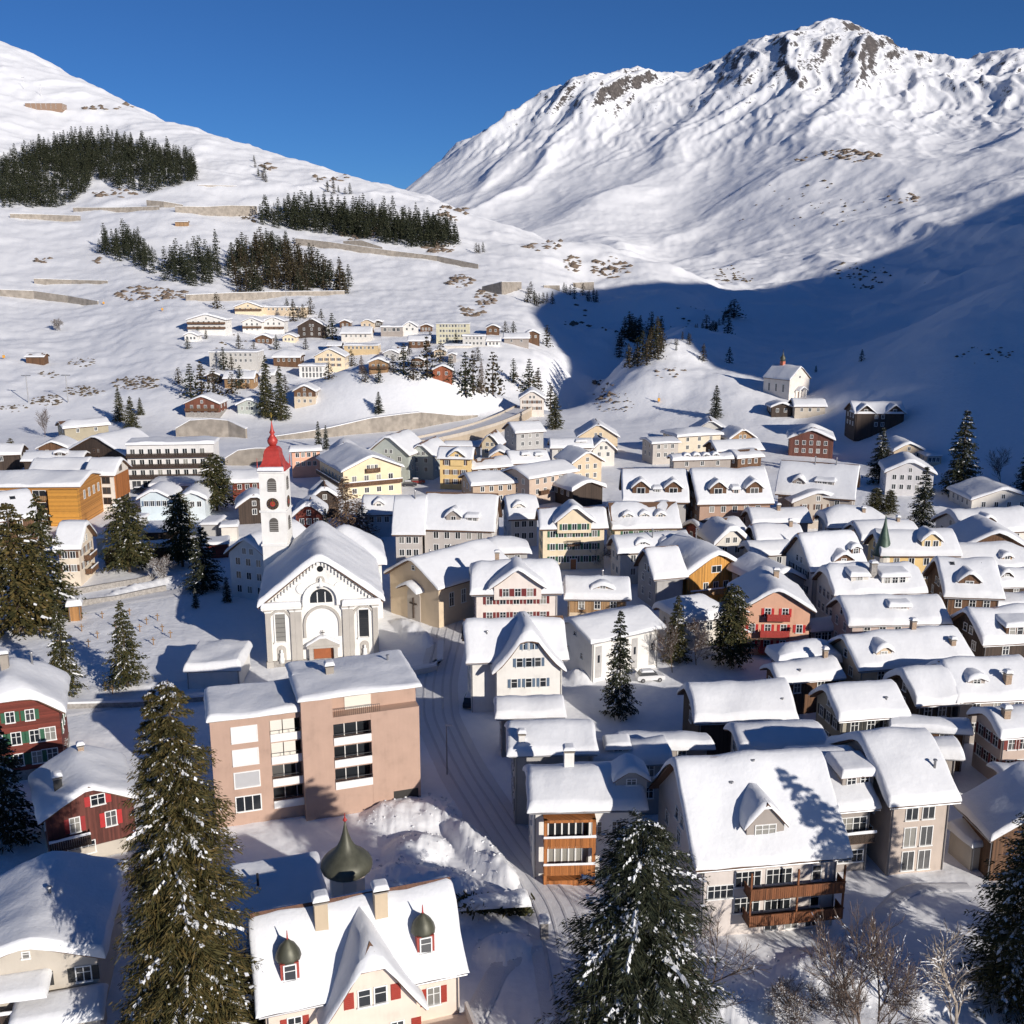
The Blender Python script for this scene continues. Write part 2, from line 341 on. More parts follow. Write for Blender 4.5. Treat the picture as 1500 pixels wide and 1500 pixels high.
def snow_terrain_mat():
    m, n, b = nodes_of('snow_terrain'); g = N(n, 'ShaderNodeNewGeometry'); tc = N(n, 'ShaderNodeTexCoord')
    sx = N(n, 'ShaderNodeSeparateXYZ'); n.links.new(g.outputs['Normal'], sx.inputs[0])
    t = noise_node(n, .02, 5, rough=.68); t2 = noise_node(n, .11, 4, rough=.7); t3 = noise_node(n, .9, 3, rough=.6)
    # bare rock where the slope is too steep to hold snow
    a = N(n, 'ShaderNodeMath', operation='MULTIPLY_ADD'); n.links.new(t.outputs['Fac'], a.inputs[0]); a.inputs[1].default_value = .36; n.links.new(sx.outputs[2], a.inputs[2])
    a2 = N(n, 'ShaderNodeMath', operation='MULTIPLY_ADD'); n.links.new(t2.outputs['Fac'], a2.inputs[0]); a2.inputs[1].default_value = .62; n.links.new(a.outputs[0], a2.inputs[2])
    sp = N(n, 'ShaderNodeSeparateXYZ'); n.links.new(g.outputs['Position'], sp.inputs[0])
    al = N(n, 'ShaderNodeMapRange'); al.inputs['From Min'].default_value = 330; al.inputs['From Max'].default_value = 820; al.inputs['To Max'].default_value = -.2; n.links.new(sp.outputs[2], al.inputs['Value'])
    a3 = N(n, 'ShaderNodeMath', operation='ADD'); n.links.new(a2.outputs[0], a3.inputs[0]); n.links.new(al.outputs[0], a3.inputs[1]); a2 = a3
    nr = N(n, 'ShaderNodeMapRange'); nr.inputs['From Min'].default_value = 480; nr.inputs['From Max'].default_value = 900; nr.inputs['To Min'].default_value = .6; nr.inputs['To Max'].default_value = 0; n.links.new(sp.outputs[1], nr.inputs['Value'])
    a4 = N(n, 'ShaderNodeMath', operation='ADD'); n.links.new(a3.outputs[0], a4.inputs[0]); n.links.new(nr.outputs[0], a4.inputs[1]); a2 = a4
    mr = N(n, 'ShaderNodeMapRange'); mr.inputs['From Min'].default_value = ROCK0; mr.inputs['From Max'].default_value = ROCK0+.06
    n.links.new(a2.outputs[0], mr.inputs['Value'])
    rock = ramp(n, t2.outputs['Fac'], [(.3, (.045, .042, .042)), (.5, (.1, .088, .082)), (.7, (.17, .15, .138))])
    sn = ramp(n, t3.outputs['Fac'], [(.3, (.83, .84, .86)), (.65, (.88, .885, .9))])
    mx = N(n, 'ShaderNodeMix', data_type='RGBA'); n.links.new(mr.outputs[0], mx.inputs[0]); n.links.new(rock, mx.inputs[6]); n.links.new(sn, mx.inputs[7])
    n.links.new(mx.outputs[2], b.inputs['Base Color']); b.inputs['Roughness'].default_value = .7; b.inputs['Specular IOR Level'].default_value = .2
    k1 = bump(n, b, t3.outputs["Fac"], .22, .2)
    k2 = N(n, 'ShaderNodeBump'); k2.inputs['Strength'].default_value = .3; k2.inputs["Distance"].default_value = 1.2
    n.links.new(t2.outputs['Fac'], k2.inputs['Height']); n.links.new(k2.outputs[0], k1.inputs['Normal']); return m
ROCK0 = 1.07
M_TERR = snow_terrain_mat()
def build_terrain():
    A = np.concatenate([np.linspace(-1.3, -.6, 60)[:-1], np.linspace(-.6, .6, 720), np.linspace(.6, 1.3, 60)[1:]])
    def sheet(name, ys):
        X = A[:, None]*ys[None, :]; Y = np.broadcast_to(ys[None, :], X.shape)
        Z = ground_z(X, Y)
        o = link(name, np_mesh(name, np.stack([X, Y, Z], -1).reshape(-1, 3), grid_faces(*X.shape), [M_TERR], smooth=True))
        o['kind'] = 'structure'; return o
    y1 = np.exp(np.linspace(math.log(45), math.log(380), 300)); y2 = np.exp(np.linspace(math.log(380), math.log(1250), 190)); y3 = np.concatenate([np.exp(np.linspace(math.log(1250), math.log(4300), 330)), np.exp(np.linspace(math.log(4300), math.log(7000), 20))[1:]])
    sheet('ground', y1); sheet('hillside', y2); sheet('mountain', y3)
    mb = MB(); mb.poly([(-6000, -3000, -30), (6000, -3000, -30), (6000, 7500, -30), (-6000, 7500, -30)], M_SNOW); tag(mb.build('valley_floor'), kind='structure')
    # the mountain right of the view, its ridge shades the gorge and the right-hand slope
    hz = SUNV[:2]/np.linalg.norm(SUNV[:2]); ux = np.array([-hz[1], hz[0]]); te = math.tan(R(SUN_EL)); S0 = 300
    us = np.arange(150, 2300, 8.); h = np.interp(us, [150, 200, 232, 255, 270, 288, 305, 320, 335, 350, 371, 386, 400, 450, 497, 607, 700, 812, 1036, 1160, 1328, 1480, 2300], [-110, 10, 27, 41, 48, 58, 62, 72, 80, 85, 89, 116, 143, 185, 227, 272, 284, 286, 300, 314, 350, 393, 480])+S0*te
    h = h+1.5*fbm(us*.03, us*0, 3); h = np.maximum(h, 0); fr = np.array([-.8, -.55, -.25, 0, .3, .7, 1.1, 1.6])
    hh = np.array([0, .26, .66, 1, .78, .5, .25, 0]); P = []
    for u, z in zip(us, h):
        for f, k in zip(fr, hh):
            s = S0+f*z; P.append((u*ux[0]+s*hz[0], u*ux[1]+s*hz[1], z*k-3))
    o = link('mountain_ridge', np_mesh('mountain_ridge', P, grid_faces(len(us), 8), [M_TERR], smooth=True)); o['kind'] = 'structure'
# ---------------------------------------------------------------- houses
def terrain_at(x, y): return float(ground_z(np.array(x), np.array(y)))
class Roof:
    """height field of a roof over the rectangle |x|<=hx, |y|<=hy (0 at the eaves)"""
    def __init__(s, kind, hx, hy, rise, hip=None, flare=1.0):
        s.kind, s.hx, s.hy, s.rise, s.hip, s.flare = kind, hx, hy, rise, hip, flare
    def z(s, x, y, c=0.):
        x = np.asarray(x, float); y = np.asarray(y, float)
        if s.kind == 'F': return s.rise*(y+s.hy)/(2*s.hy)+0*x
        if s.kind == 'P': return s.rise*(y+s.hy)/(2*s.hy)+0*x
        v, hv, u, hu = (y, s.hy, x, s.hx) if s.kind == 'S' else (x, s.hx, y, s.hy)
        t = 1-(np.sqrt(v*v+c*c)-c*.35)/hv
        t = np.sign(t)*np.abs(t)**s.flare
        z = s.rise*t
        if s.hip is not None:
            q = s.rise*s.hip+(hu-np.abs(u))*s.rise/hv
            k = max(c*.6, 1e-6); hh = np.clip(.5+.5*(q-z)/k, 0, 1); z = q*(1-hh)+z*hh-k*hh*(1-hh)
        return z
def axis_samples(h, step, e):
    edge = [0, .06, .18, .4, .8]
    n = max(2, int((2*h-2*e)/step)); inner = np.linspace(-h+e, h-e, n+1)
    a = np.array([-h+q*e for q in edge]); return np.concatenate([a, inner, -a[::-1]])
def snow_cap(f, x0, x1, y0, y1, t, seed=0, step=.9, e=.7, over=.16, amp=1.0, mat=None, bare=0.):
    """rounded blanket of snow over the height field f(x, y)"""
    hx, hy = (x1-x0)/2+over, (y1-y0)/2+over; cx, cy = (x0+x1)/2, (y0+y1)/2
    e = min(e, hx*.6, hy*.6)
    X, Y = np.meshgrid(axis_samples(hx, step, e), axis_samples(hy, step, e), indexing='ij')
    d = lambda q, h: np.sqrt(np.clip(1-(1-np.clip((h-np.abs(q))/e, 0, 1))**2, 0, 1))
    E = np.minimum(d(X, hx), d(Y, hy))*.6+.4*d(X, hx)*d(Y, hy)
    wx, wy = X+seed*13.7, Y+seed*7.3
    wob = .16*amp*fbm(wx*.45, wy*.45, 2)
    Xd = X*(1+wob*np.abs(X)/hx/max(hx, 2)*.9); Yd = Y*(1+wob*np.abs(Y)/hy/max(hy, 2)*.9)
    b = f(np.clip(X, -hx+over, hx-over)+cx, np.clip(Y, -hy+over, hy-over)+cy)
    Z = b-.10+(t+.10)*E*(1+.42*amp*fbm(wx*.16, wy*.16, 3))+.07*amp*fbm(wx*.5, wy*.5, 2)*E
    if bare:
        k = sstep(.18, .34, fbm(wx*.2+5, wy*.2, 3)+.25*(b-b.min())/(np.ptp(b)+1e-6)-.12)*bare; Z = Z-k*(Z-b+.16)
    V = np.stack([Xd+cx, Yd+cy, Z], -1); nu, nv = X.shape
    return np_mesh('snow', V.reshape(-1, 3), grid_faces(nu, nv), [mat or M_SNOW], smooth=True)
def roof_slab(rf, mat, th=.22):
    xs = np.linspace(-rf.hx, rf.hx, 9 if rf.hip is not None or rf.kind == 'G' else 3); ys = np.linspace(-rf.hy, rf.hy, 9 if rf.hip is not None or rf.kind == 'S' else 3)
    X, Y = np.meshgrid(xs, ys, indexing='ij'); Z = rf.z(X, Y); nu, nv = X.shape
    V = np.concatenate([np.stack([X, Y, Z], -1).reshape(-1, 3), np.stack([X, Y, Z-th], -1).reshape(-1, 3)])
    F = grid_faces(nu, nv); n = nu*nv; fl = list(map(tuple, F))+[tuple(q[::-1]+n) for q in F]
    ring = [i*nv for i in range(nu)]+[(nu-1)*nv+j for j in range(1, nv)]+[i*nv+nv-1 for i in range(nu-2, -1, -1)]+[j for j in range(nv-2, 0, -1)]
    for a, b in zip(ring, ring[1:]+ring[:1]): fl.append((a, b, b+n, a+n))
    me = bpy.data.meshes.new('roof'); me.from_pydata(V.tolist(), [], fl); me.materials.append(mat); me.update(); return me
def wall_shell(rf, wx, wy, base, mat, eave, plinth=None, split=None):
    """four walls up to the roof underside; split = (z, material) for an upper storey of another material"""
    mb = MB(); pts = []
    nx = 8; 
    for a, b in (((-wx, -wy), (wx, -wy)), ((wx, -wy), (wx, wy)), ((wx, wy), (-wx, wy)), ((-wx, wy), (-wx, -wy))):
        for i in range(nx): pts.append((a[0]+(b[0]-a[0])*i/nx, a[1]+(b[1]-a[1])*i/nx))
    pts.append(pts[0]); tops = [eave+float(rf.z(x, y))-.18 for x, y in pts]
    zs = split[0] if split else None
    for i in range(len(pts)-1):
        (xa, ya), (xb, yb) = pts[i], pts[i+1]; ta, tb = tops[i], tops[i+1]
        if split:
            mb.poly([(xa, ya, base), (xb, yb, base), (xb, yb, zs), (xa, ya, zs)], mat)
            mb.poly([(xa, ya, zs), (xb, yb, zs), (xb, yb, tb), (xa, ya, ta)], split[1])
        else: mb.poly([(xa, ya, base), (xb, yb, base), (xb, yb, tb), (xa, ya, ta)], mat)
    if plinth:
        q = .06; mb2 = MB(); mb2.box(-wx-q, wx+q, -wy-q, wy+q, base, plinth[0], plinth[1]); return mb, mb2
    return mb, None
WCACHE = {}
def window_mesh(w, h, kind='cross', frame=None):
    frame = frame or M_FRAME; key = (round(w, 2), round(h, 2), kind, frame.name)
    if key in WCACHE: return WCACHE[key]
    g = MB(); g.poly([(-w/2, -.012, 0), (w/2, -.012, 0), (w/2, -.012, h), (-w/2, -.012, h)], M_GLASS)
    f = MB(); t = .085; d = -.07
    f.box(-w/2-t, -w/2+.01, d, -.002, -t, h+t, frame); f.box(w/2-.01, w/2+t, d, -.002, -t, h+t, frame)
    f.box(-w/2+.01, w/2-.01, d, -.002, h-.01, h+t, frame); f.box(-w/2-t*1.6, w/2+t*1.6, d-.09, -.003, -t*1.3, .01, frame)
    n = max(1, int(round(w/.6)))
    for i in range(1, n): f.box(-w/2+w*i/n-.035, -w/2+w*i/n+.035, d*.7, -.004, .01, h-.01, frame)
    if kind == 'cross': f.box(-w/2+.01, w/2-.01, d*.6, -.005, h*.62-.025, h*.62+.025, frame)
    WCACHE[key] = (g.mesh('window'), f.mesh('frame')); return WCACHE[key]
SCACHE = {}
def shutter_mesh(w, h, col):
    key = (round(w, 2), round(h, 2), hexname(col))
    if key not in SCACHE:
        m = plain('shutter_'+hexname(col), col, .6, bs=0); mb = MB()
        mb.box(-w/2, w/2, -.05, -.004, 0, h, m)
        for k in range(max(3, int(h/.16))): mb.box(-w/2+.05, w/2-.05, -.075, -.05, .05+k*.16, .14+k*.16, m) if .14+k*.16 < h-.03 else None
        SCACHE[key] = mb.mesh('shutter')
    return SCACHE[key]
SIMPLE = {}
def simple_window(w, h, col, frame):
    key = (round(w, 2), round(h, 2), col and hexname(col), frame.name)
    if key not in SIMPLE:
        mb = MB(); mb.poly([(-w/2, -.012, 0), (w/2, -.012, 0), (w/2, -.012, h), (-w/2, -.012, h)], M_GLASS); t = .11
        mb.box(-w/2-t, -w/2, -.06, -.003, -t, h+t, frame); mb.box(w/2, w/2+t, -.06, -.003, -t, h+t, frame)
        mb.box(-w/2, w/2, -.06, -.003, h, h+t, frame); mb.box(-w/2, w/2, -.06, -.003, -t, 0, frame); mb.box(-.04, .04, -.05, -.003, 0, h, frame)
        if col:
            m = plain('shutter_'+hexname(col), col, .6, bs=0)
            mb.box(-w/2-t-.5, -w/2-t, -.05, -.003, 0, h, m); mb.box(w/2+t, w/2+t+.5, -.05, -.003, 0, h, m)
        SIMPLE[key] = mb.mesh('window')
    return SIMPLE[key]
class House: pass
def put_window(H, face, a, z, w, h, sh=None, kind='cross', parent=None, frame=None, y=None):
    """window on a wall: face f/l/r/b, a = offset along the wall (left to right seen from outside)"""
    wx, wy = H.wx, H.wy
    loc, rz = {'f': ((a, -wy if y is None else y, z), 0), 'b': ((-a, wy, z), math.pi), 'l': ((-wx, -a, z), -math.pi/2), 'r': ((wx, a, z), math.pi/2)}[face]
    p = parent or H.root
    frame = frame or H.frame
    if H.far: return link('window', simple_window(w, h, sh, frame), p, loc, rz)
    g, f = window_mesh(w, h, kind, frame); o = link('window', g, p, loc, rz)
    if parent is None:
        link('frame', f, o)
        if sh:
            sw = min(w*.5, .55)
            for s in (-1, 1): link('shutter', shutter_mesh(sw, h, sh), o, (s*(w/2+.1+sw/2), 0, 0))
    else:
        link('window_frame', f, p, loc, rz)
    return o
def window_row(H, face, z, n, w=.95, h=1.3, sh=None, span=None, off=0, kind='cross'):
    L = (H.wx if face in 'fb' else H.wy)*2; span = span or L*.82
    for i in range(n):
        a = off+(0 if n == 1 else -span/2+span*(i+.5)/n); put_window(H, face, a, z, w, h, sh, kind)
def dormer(H, x, s, w, wh, rise=None, kind='gable', col=None, wins=1, sh=None, t=.5, face=-1, ww=None):
    """dormer on the front slope; s = 0 at the eave .. 1 at the ridge"""
    rf = H.rf; yf = -rf.hy*(1-s)
    z0 = H.h+float(rf.z(x, yf))+H.t*.62; rise = w*.38 if rise is None else rise; tan = rf.rise/rf.hy
    yb = min(yf+(wh+rise)/tan+.3, rf.hy*.15)
    mat = col or H.wallmat; mb = MB()
    if kind == 'gable': mb.prism([(x-w/2, z0-1.2), (x+w/2, z0-1.2), (x+w/2, z0+wh), (x, z0+wh+rise), (x-w/2, z0+wh)], 'y', yf, yb-.05, mat)
    else: mb.prism([(x-w/2, z0-1.2), (x+w/2, z0-1.2), (x+w/2, z0+wh), (x-w/2, z0+wh)], 'y', yf, yb-.05, mat)
    d = mb.build('dormer', H.root)
    class T: pass
    ov = .3
    r2 = Roof('G' if kind == 'gable' else 'P', w/2+ov, (yb-yf+ov)/2, rise+ov*rise/(w/2) if kind == 'gable' else min(rise, .5), flare=1.0)
    drop = ov*rise/(w/2) if kind == 'gable' else 0
    cy = (yf-ov+yb)/2; me = roof_slab(r2, H.eavemat, .16); link('dormer_roof', me, d, (x, cy, z0+wh-drop+.05))
    if t: link('snow', snow_cap(lambda a, b: r2.z(a, b, .35), -r2.hx, r2.hx, -r2.hy, r2.hy, t, seed=H.seed+x, step=.6, e=.45, over=.08), d, (x, cy, z0+wh-drop+.06))
    ww = ww or min(.9, w*.6/wins)
    for i in range(wins):
        a = x+(i-(wins-1)/2)*(w*.86/wins); put_window(H, 'f', a, z0+.25, ww, max(.6, wh-.4), None, parent=d, y=yf)
    return d
def chimney(H, x, y, w=.7, top=1.2, mat=None, cap=True, name='chimney'):
    z0 = H.h+float(H.rf.z(x, y)); zt = z0+top+H.t; mb = MB(); m = mat or M_BRICK
    mb.box(x-w/2, x+w/2, y-w/2, y+w/2, z0-.5, zt, m); mb.box(x-w/2-.08, x+w/2+.08, y-w/2-.08, y+w/2+.08, zt, zt+.1, M_CONC)
    for q in (-.22, .22): mb.box(x+q*w-.09, x+q*w+.09, y-.09, y+.09, zt+.1, zt+.4, M_METAL)
    o = mb.build(name, H.root)
    if cap:
        link('snow', snow_cap(lambda a, b: 0*a, -w/2-.08, w/2+.08, -w/2-.08, w/2+.08, .28, seed=x, step=.3, e=.25, over=.05), o, (x, y, zt+.38))
    return o
def flue(H, x, y, top=1.6):
    z0 = H.h+float(H.rf.z(x, y)); mb = MB(); mb.tube((x, y, z0-.3), (x, y, z0+H.t+top), .13, .13, M_PIPE, 8); mb.tube((x, y, z0+H.t+top), (x, y, z0+H.t+top+.12), .24, .2, M_PIPE, 8)
    mb.build('flue_pipe', H.root)
def skylight(H, x, s, w=.8, l=1.2):
    y = -H.rf.hy*(1-s); y2 = y+l*math.cos(math.atan2(H.rf.rise, H.rf.hy)); za = H.h+float(H.rf.z(x, y))+H.t+.08; zb = H.h+float(H.rf.z(x, y2))+H.t+.08
    mb = MB(); mb.poly([(x-w/2, y, za), (x+w/2, y, za), (x+w/2, y2, zb), (x-w/2, y2, zb)], M_GLASS)
    for a, b in ((x-w/2-.08, x-w/2), (x+w/2, x+w/2+.08)):
        mb.poly([(a, y, za+.05), (b, y, za+.05), (b, y2, zb+.05), (a, y2, zb+.05)], M_METAL); mb.poly([(a, y, za-.5), (b, y, za-.5), (b, y, za+.05), (a, y, za+.05)], M_METAL)
    mb.poly([(x-w/2, y, za-.5), (x+w/2, y, za-.5), (x+w/2, y, za), (x-w/2, y, za)], M_METAL)
    mb.build('skylight', H.root)
def balcony(H, x0, x1, z, depth=1.3, mat=None, rail=1.0, posts=0, face='f', snow=True, solid=True, slab=None):
    mat = mat or wood((.16, .07, .03)); wy = H.wy if face == 'f' else H.wx; mb = MB(); y1 = -wy; y0 = -wy-depth
    mb.box(x0, x1, y0, y1-.003, z-.18, z, slab or M_EAVE)
    if solid:
        n = int((x1-x0)/.2)
        for i in range(n): mb.box(x0+(x1-x0)*i/n+.015, x0+(x1-x0)*(i+1)/n-.015, y0-.04, y0+.0, z-.1, z+rail-.06, mat)
        for xx in (x0, x1-.05):
            for i in range(int(depth/.2)): mb.box(xx, xx+.05, y0+.02+.2*i, y0+.19+.2*i, z-.1, z+rail-.06, mat)
    else:
        n = int((x1-x0)/.25)
        for i in range(n+1): mb.box(x0+(x1-x0)*i/n-.02, x0+(x1-x0)*i/n+.02, y0-.02, y0+.02, z, z+rail-.06, mat)
        for xx in (x0, x1-.04):
            for i in range(int(depth/.25)): mb.box(xx, xx+.04, y0+.03+.25*i, y0+.07+.25*i, z, z+rail-.06, mat)
    mb.box(x0-.05, x1+.05, y0-.07, y0+.05, z+rail-.06, z+rail+.02, mat)
    for i in range(posts):
        xx = x0+.08+(x1-x0-.16)*i/max(1, posts-1); mb.box(xx-.08, xx+.08, y0+.04, y0+.2, z+rail-.06, z+2.6, mat)
    o = link('balcony', mb.mesh('balcony'), H.root)
    if face == 'l': o.rotation_euler = (0, 0, -math.pi/2)
    if face == 'r': o.rotation_euler = (0, 0, math.pi/2)
    if snow:
        link('snow', snow_cap(lambda a, b: 0*a, x0, x1, y0-.06, y0+.05, .16, seed=z, step=.7, e=.1, over=.03), o, (0, 0, z+rail+.04))
        link('snow', snow_cap(lambda a, b: 0*a, x0+.1, x1-.1, y0+.08, y1-.1, .3, seed=z, step=.8, e=.3, over=0), o, (0, 0, z+.05))
    return o
def door(H, x, w=1.0, h=2.1, col=(.16, .08, .04), z=0., face='f'):
    mb = MB(); m = plain('door_'+hexname(col), col, .6); mb.box(x-w/2, x+w/2, -H.wy-.08, -H.wy-.003, z, z+h, m)
    mb.box(x-w/2-.12, x-w/2, -H.wy-.12, -H.wy-.003, z, z+h+.12, H.frame); mb.box(x+w/2, x+w/2+.12, -H.wy-.12, -H.wy-.003, z, z+h+.12, H.frame); mb.box(x-w/2, x+w/2, -H.wy-.12, -H.wy-.003, z+h, z+h+.12, H.frame)
    o = mb.build('door', H.root)
    k = MB(); k.box(x+w*.35, x+w*.35+.05, -H.wy-.14, -H.wy-.08, z+1, z+1.15, M_METAL); k.build('handle', o)
SEED = [0]
def house(label, A, B, h, wall, kind='S', ry=None, pitch=36, d=None, ov=.7, t=.75, hip=None, flare=1.0, sh=None, wf=None, wl=None, wr=None,
          floors=None, frame=None, far=None, cat='house', name='house', group=None, z0=None, split=None, plinth=None, gw=1, roofm=None, win=(.95, 1.3), eavem=None, snow=True, auto=True, rise=None, dz=0., bare=None):
    """A, B: photo pixels of the two ends of the front eave; h: eave height; ry: photo row of the ridge (S) or of the front gable's apex (G)"""
    H = House(); SEED[0] += 1; H.seed = SEED[0]
    zz = 0. if z0 is None else z0
    for _ in range(3):
        a = at_z(A[0], A[1], zz+h); b = at_z(B[0], B[1], zz+h); m = (a+b)/2
        if z0 is not None: break
        zz = terrain_at(m[0], m[1]) if m[1] > 230 else 0.
    W = float(np.hypot(*(b-a)[:2])); rz = math.atan2(b[1]-a[1], b[0]-a[0]); back = np.array([-math.sin(rz), math.cos(rz)])
    tp = math.tan(R(pitch))
    if kind == 'S':
        if ry is not None and d is None:
            best = None
            for hd in np.arange(1.5, 16, .1):
                p = (m[0]+back[0]*hd, m[1]+back[1]*hd, zz+h+(hd*tp if rise is None else rise)+t)
                e = abs(project(p)[1]-ry)
                if best is None or e < best[0]: best = (e, hd)
            d = 2*best[1]
        d = d or 10.; rs = d/2*tp if rise is None else rise
    elif kind == 'G':
        d = d or W*1.25
        rs = W/2*tp if rise is None else rise
        if ry is not None and rise is None:
            rs = min((abs(project((m[0], m[1], zz+h+q+t*.4))[1]-ry), q) for q in np.arange(.5, 14, .1))[1]
    else:
        if ry is not None and d is None:
            d = min((abs(project((m[0]+back[0]*q, m[1]+back[1]*q, zz+h+t+(rise or 0)))[1]-ry), q) for q in np.arange(2, 30, .2))[1]
        d = d or 10.; rs = rise or 0.
    c = m[:2]+back*d/2
    H.root = empty(name, (c[0], c[1], zz+dz), rz, label, cat, group); H.h = h; H.t = t if snow else 0; H.W = W; H.d = d; H.frame = frame or M_FRAME
    H.far = (c[1] > 185) if far is None else far
    rf = H.rf = Roof(kind, W/2, d/2, rs, hip, flare)
    H.wx, H.wy = W/2-(ov if kind != 'F' else min(ov, .25)), d/2-(ov if kind != 'F' else min(ov, .25))
    H.wallmat = wall; H.eavemat = eavem or M_EAVE
    H.c, H.rz, H.zz = c, rz, zz+dz
    if wall:
        mb, pl = wall_shell(rf, H.wx, H.wy, -3., wall, h, plinth, split); mb.build('wall', H.root)
        if pl: pl.build('plinth', H.root)
    r = link('roof', roof_slab(rf, roofm or M_EAVE), H.root, (0, 0, h))
    if snow: link('snow', snow_cap(lambda x, y: rf.z(x, y, min(.9, t*1.2) if kind != 'F' else 0), -rf.hx, rf.hx, -rf.hy, rf.hy, t*(.8+.4*((H.seed*37)%10)/10), seed=H.seed, step=.8 if not H.far else 1.4, e=.28+.5*((H.seed*53)%10)/10, amp=1.3, bare=1. if (bare if bare is not None else H.far and H.seed % 9 == 3) and kind != 'F' else 0.), r)
    if wall and not H.far and kind in 'SF':
        m = MB(); m.tube((-rf.hx, -rf.hy-.06, h-.16), (rf.hx, -rf.hy-.06, h-.16), .08, .08, M_PIPE, 6); m.build('gutter', H.root)
        for q in (-1, 1): m = MB(); m.tube((q*(H.wx-.15), -H.wy-.09, -1), (q*(H.wx-.15), -H.wy-.09, h-.5), .055, .055, M_PIPE, 6); m.tube((q*(H.wx-.15), -H.wy-.09, h-.5), (q*(H.wx-.15), -rf.hy-.06, h-.16), .055, .055, M_PIPE, 6); m.build('downpipe', H.root)
    # windows
    if auto:
        nf = floors if floors is not None else max(1, int((h-.3)/2.65)); ww, wh = win
        rows = [h-.55-wh-(2.7*k) for k in range(nf)]
        for z in rows:
            if z < .3: continue
            n = wf if wf is not None else max(2, int(2*H.wx/2.7)); n and window_row(H, 'f', z, n, ww, wh, sh)
            n = wl if wl is not None else max(2, int(2*H.wy/3.4)); n and window_row(H, 'l', z, n, ww, wh, sh)
            n = wr if wr is not None else max(1, int(2*H.wy/4)); n and window_row(H, 'r', z, n, ww, wh, sh)
        if rs > 2.6 and gw and kind in 'SG' and hip is None:
            for f in (('l', 'r') if kind == 'S' else ('f',)):
                window_row(H, f, h+.35, 2 if rs > 3.6 else 1, ww*.85, min(wh*.85, rs*.42), None, span=3.2)
    return H

def loc_of(H, px, py, z):
    p = at_z(px, py, H.zz+z)[:2]-H.c; c, s = math.cos(-H.rz), math.sin(-H.rz); return p[0]*c-p[1]*s, p[0]*s+p[1]*c
def wing(H, x, yf, w, dep, h, rise, hip=None, flare=1.0, ov=.6, mat=None, t=None, wins=None, sh=None, win=(.9, 1.25), roofm=None, base=-3.):
    """gabled wing or big front gable: w is the roof width, yf the front roof edge (local)"""
    t = H.t if t is None else t; rf = Roof('G', w/2, dep/2, rise, hip, flare); cy = yf+dep/2; mat = mat or H.wallmat
    class T: pass
    q = T(); mb, _ = wall_shell(rf, w/2-ov, dep/2-ov, base, mat, h); o = mb.build('wing', H.root, loc=(x, cy, 0))
    r = link('wing_roof', roof_slab(rf, roofm or H.eavemat), o, (0, 0, h))
    link('snow', snow_cap(lambda a, b: rf.z(a, b, min(.7, t*.7)), -w/2, w/2, -dep/2, dep/2, t, seed=H.seed+3, step=.8, e=.6), o, (0, 0, h+.01))
    for (z, n, span) in (wins or []):
        for i in range(n):
            a = x+(0 if n == 1 else -span/2+span*(i+.5)/n)
            keep = H.wx, H.wy; put_window(H, 'f', a, z, win[0], win[1], sh, y=yf+ov); H.wx, H.wy = keep
    return o
def shed(label, A, B, h, d, mat, t=.7, kind='F', name='shed', cat='shed', **k):
    return house(label, A, B, h, mat, kind, d=d, t=t, auto=False, name=name, cat=cat, **k)
# ---------------------------------------------------------------- trees
def needle_mat(name, a, b, c):
    m, n, p = nodes_of(name); t = noise_node(n, .8, 5); g = N(n, 'ShaderNodeNewGeometry')
    mx = N(n, 'ShaderNodeMix', data_type='FLOAT'); mx.inputs[0].default_value = .5
    n.links.new(t.outputs['Fac'], mx.inputs[2]); n.links.new(g.outputs['Random Per Island'], mx.inputs[3])
    n.links.new(ramp(n, mx.outputs[0], [(.25, a), (.5, b), (.75, c)]), p.inputs['Base Color']); p.inputs['Roughness'].default_value = .7
    p.inputs['Specular IOR Level'].default_value = .2; return m
M_NEEDLE = needle_mat('needles', (.022, .028, .012), (.05, .052, .02), (.095, .078, .03))
M_NEEDLEW = needle_mat('needles_olive', (.024, .026, .01), (.066, .058, .019), (.125, .088, .03))
M_NEEDLED = needle_mat('needles_dark', (.014, .02, .012), (.03, .036, .02), (.05, .05, .026))
M_NEEDLEF = needle_mat('needles_forest', (.022, .02, .012), (.045, .038, .02), (.075, .056, .028))
M_BARK = plain('bark', (.09, .065, .05), .9, var=.35, scale=3, bs=.5, stretch=(1, 1, .3))
M_TWIG = plain('twigs', (.115, .08, .06), .9, var=.3, scale=2, bs=0)
M_BIRCH = plain('pale_bark', (.36, .3, .24), .85, var=.3, scale=3, bs=0)
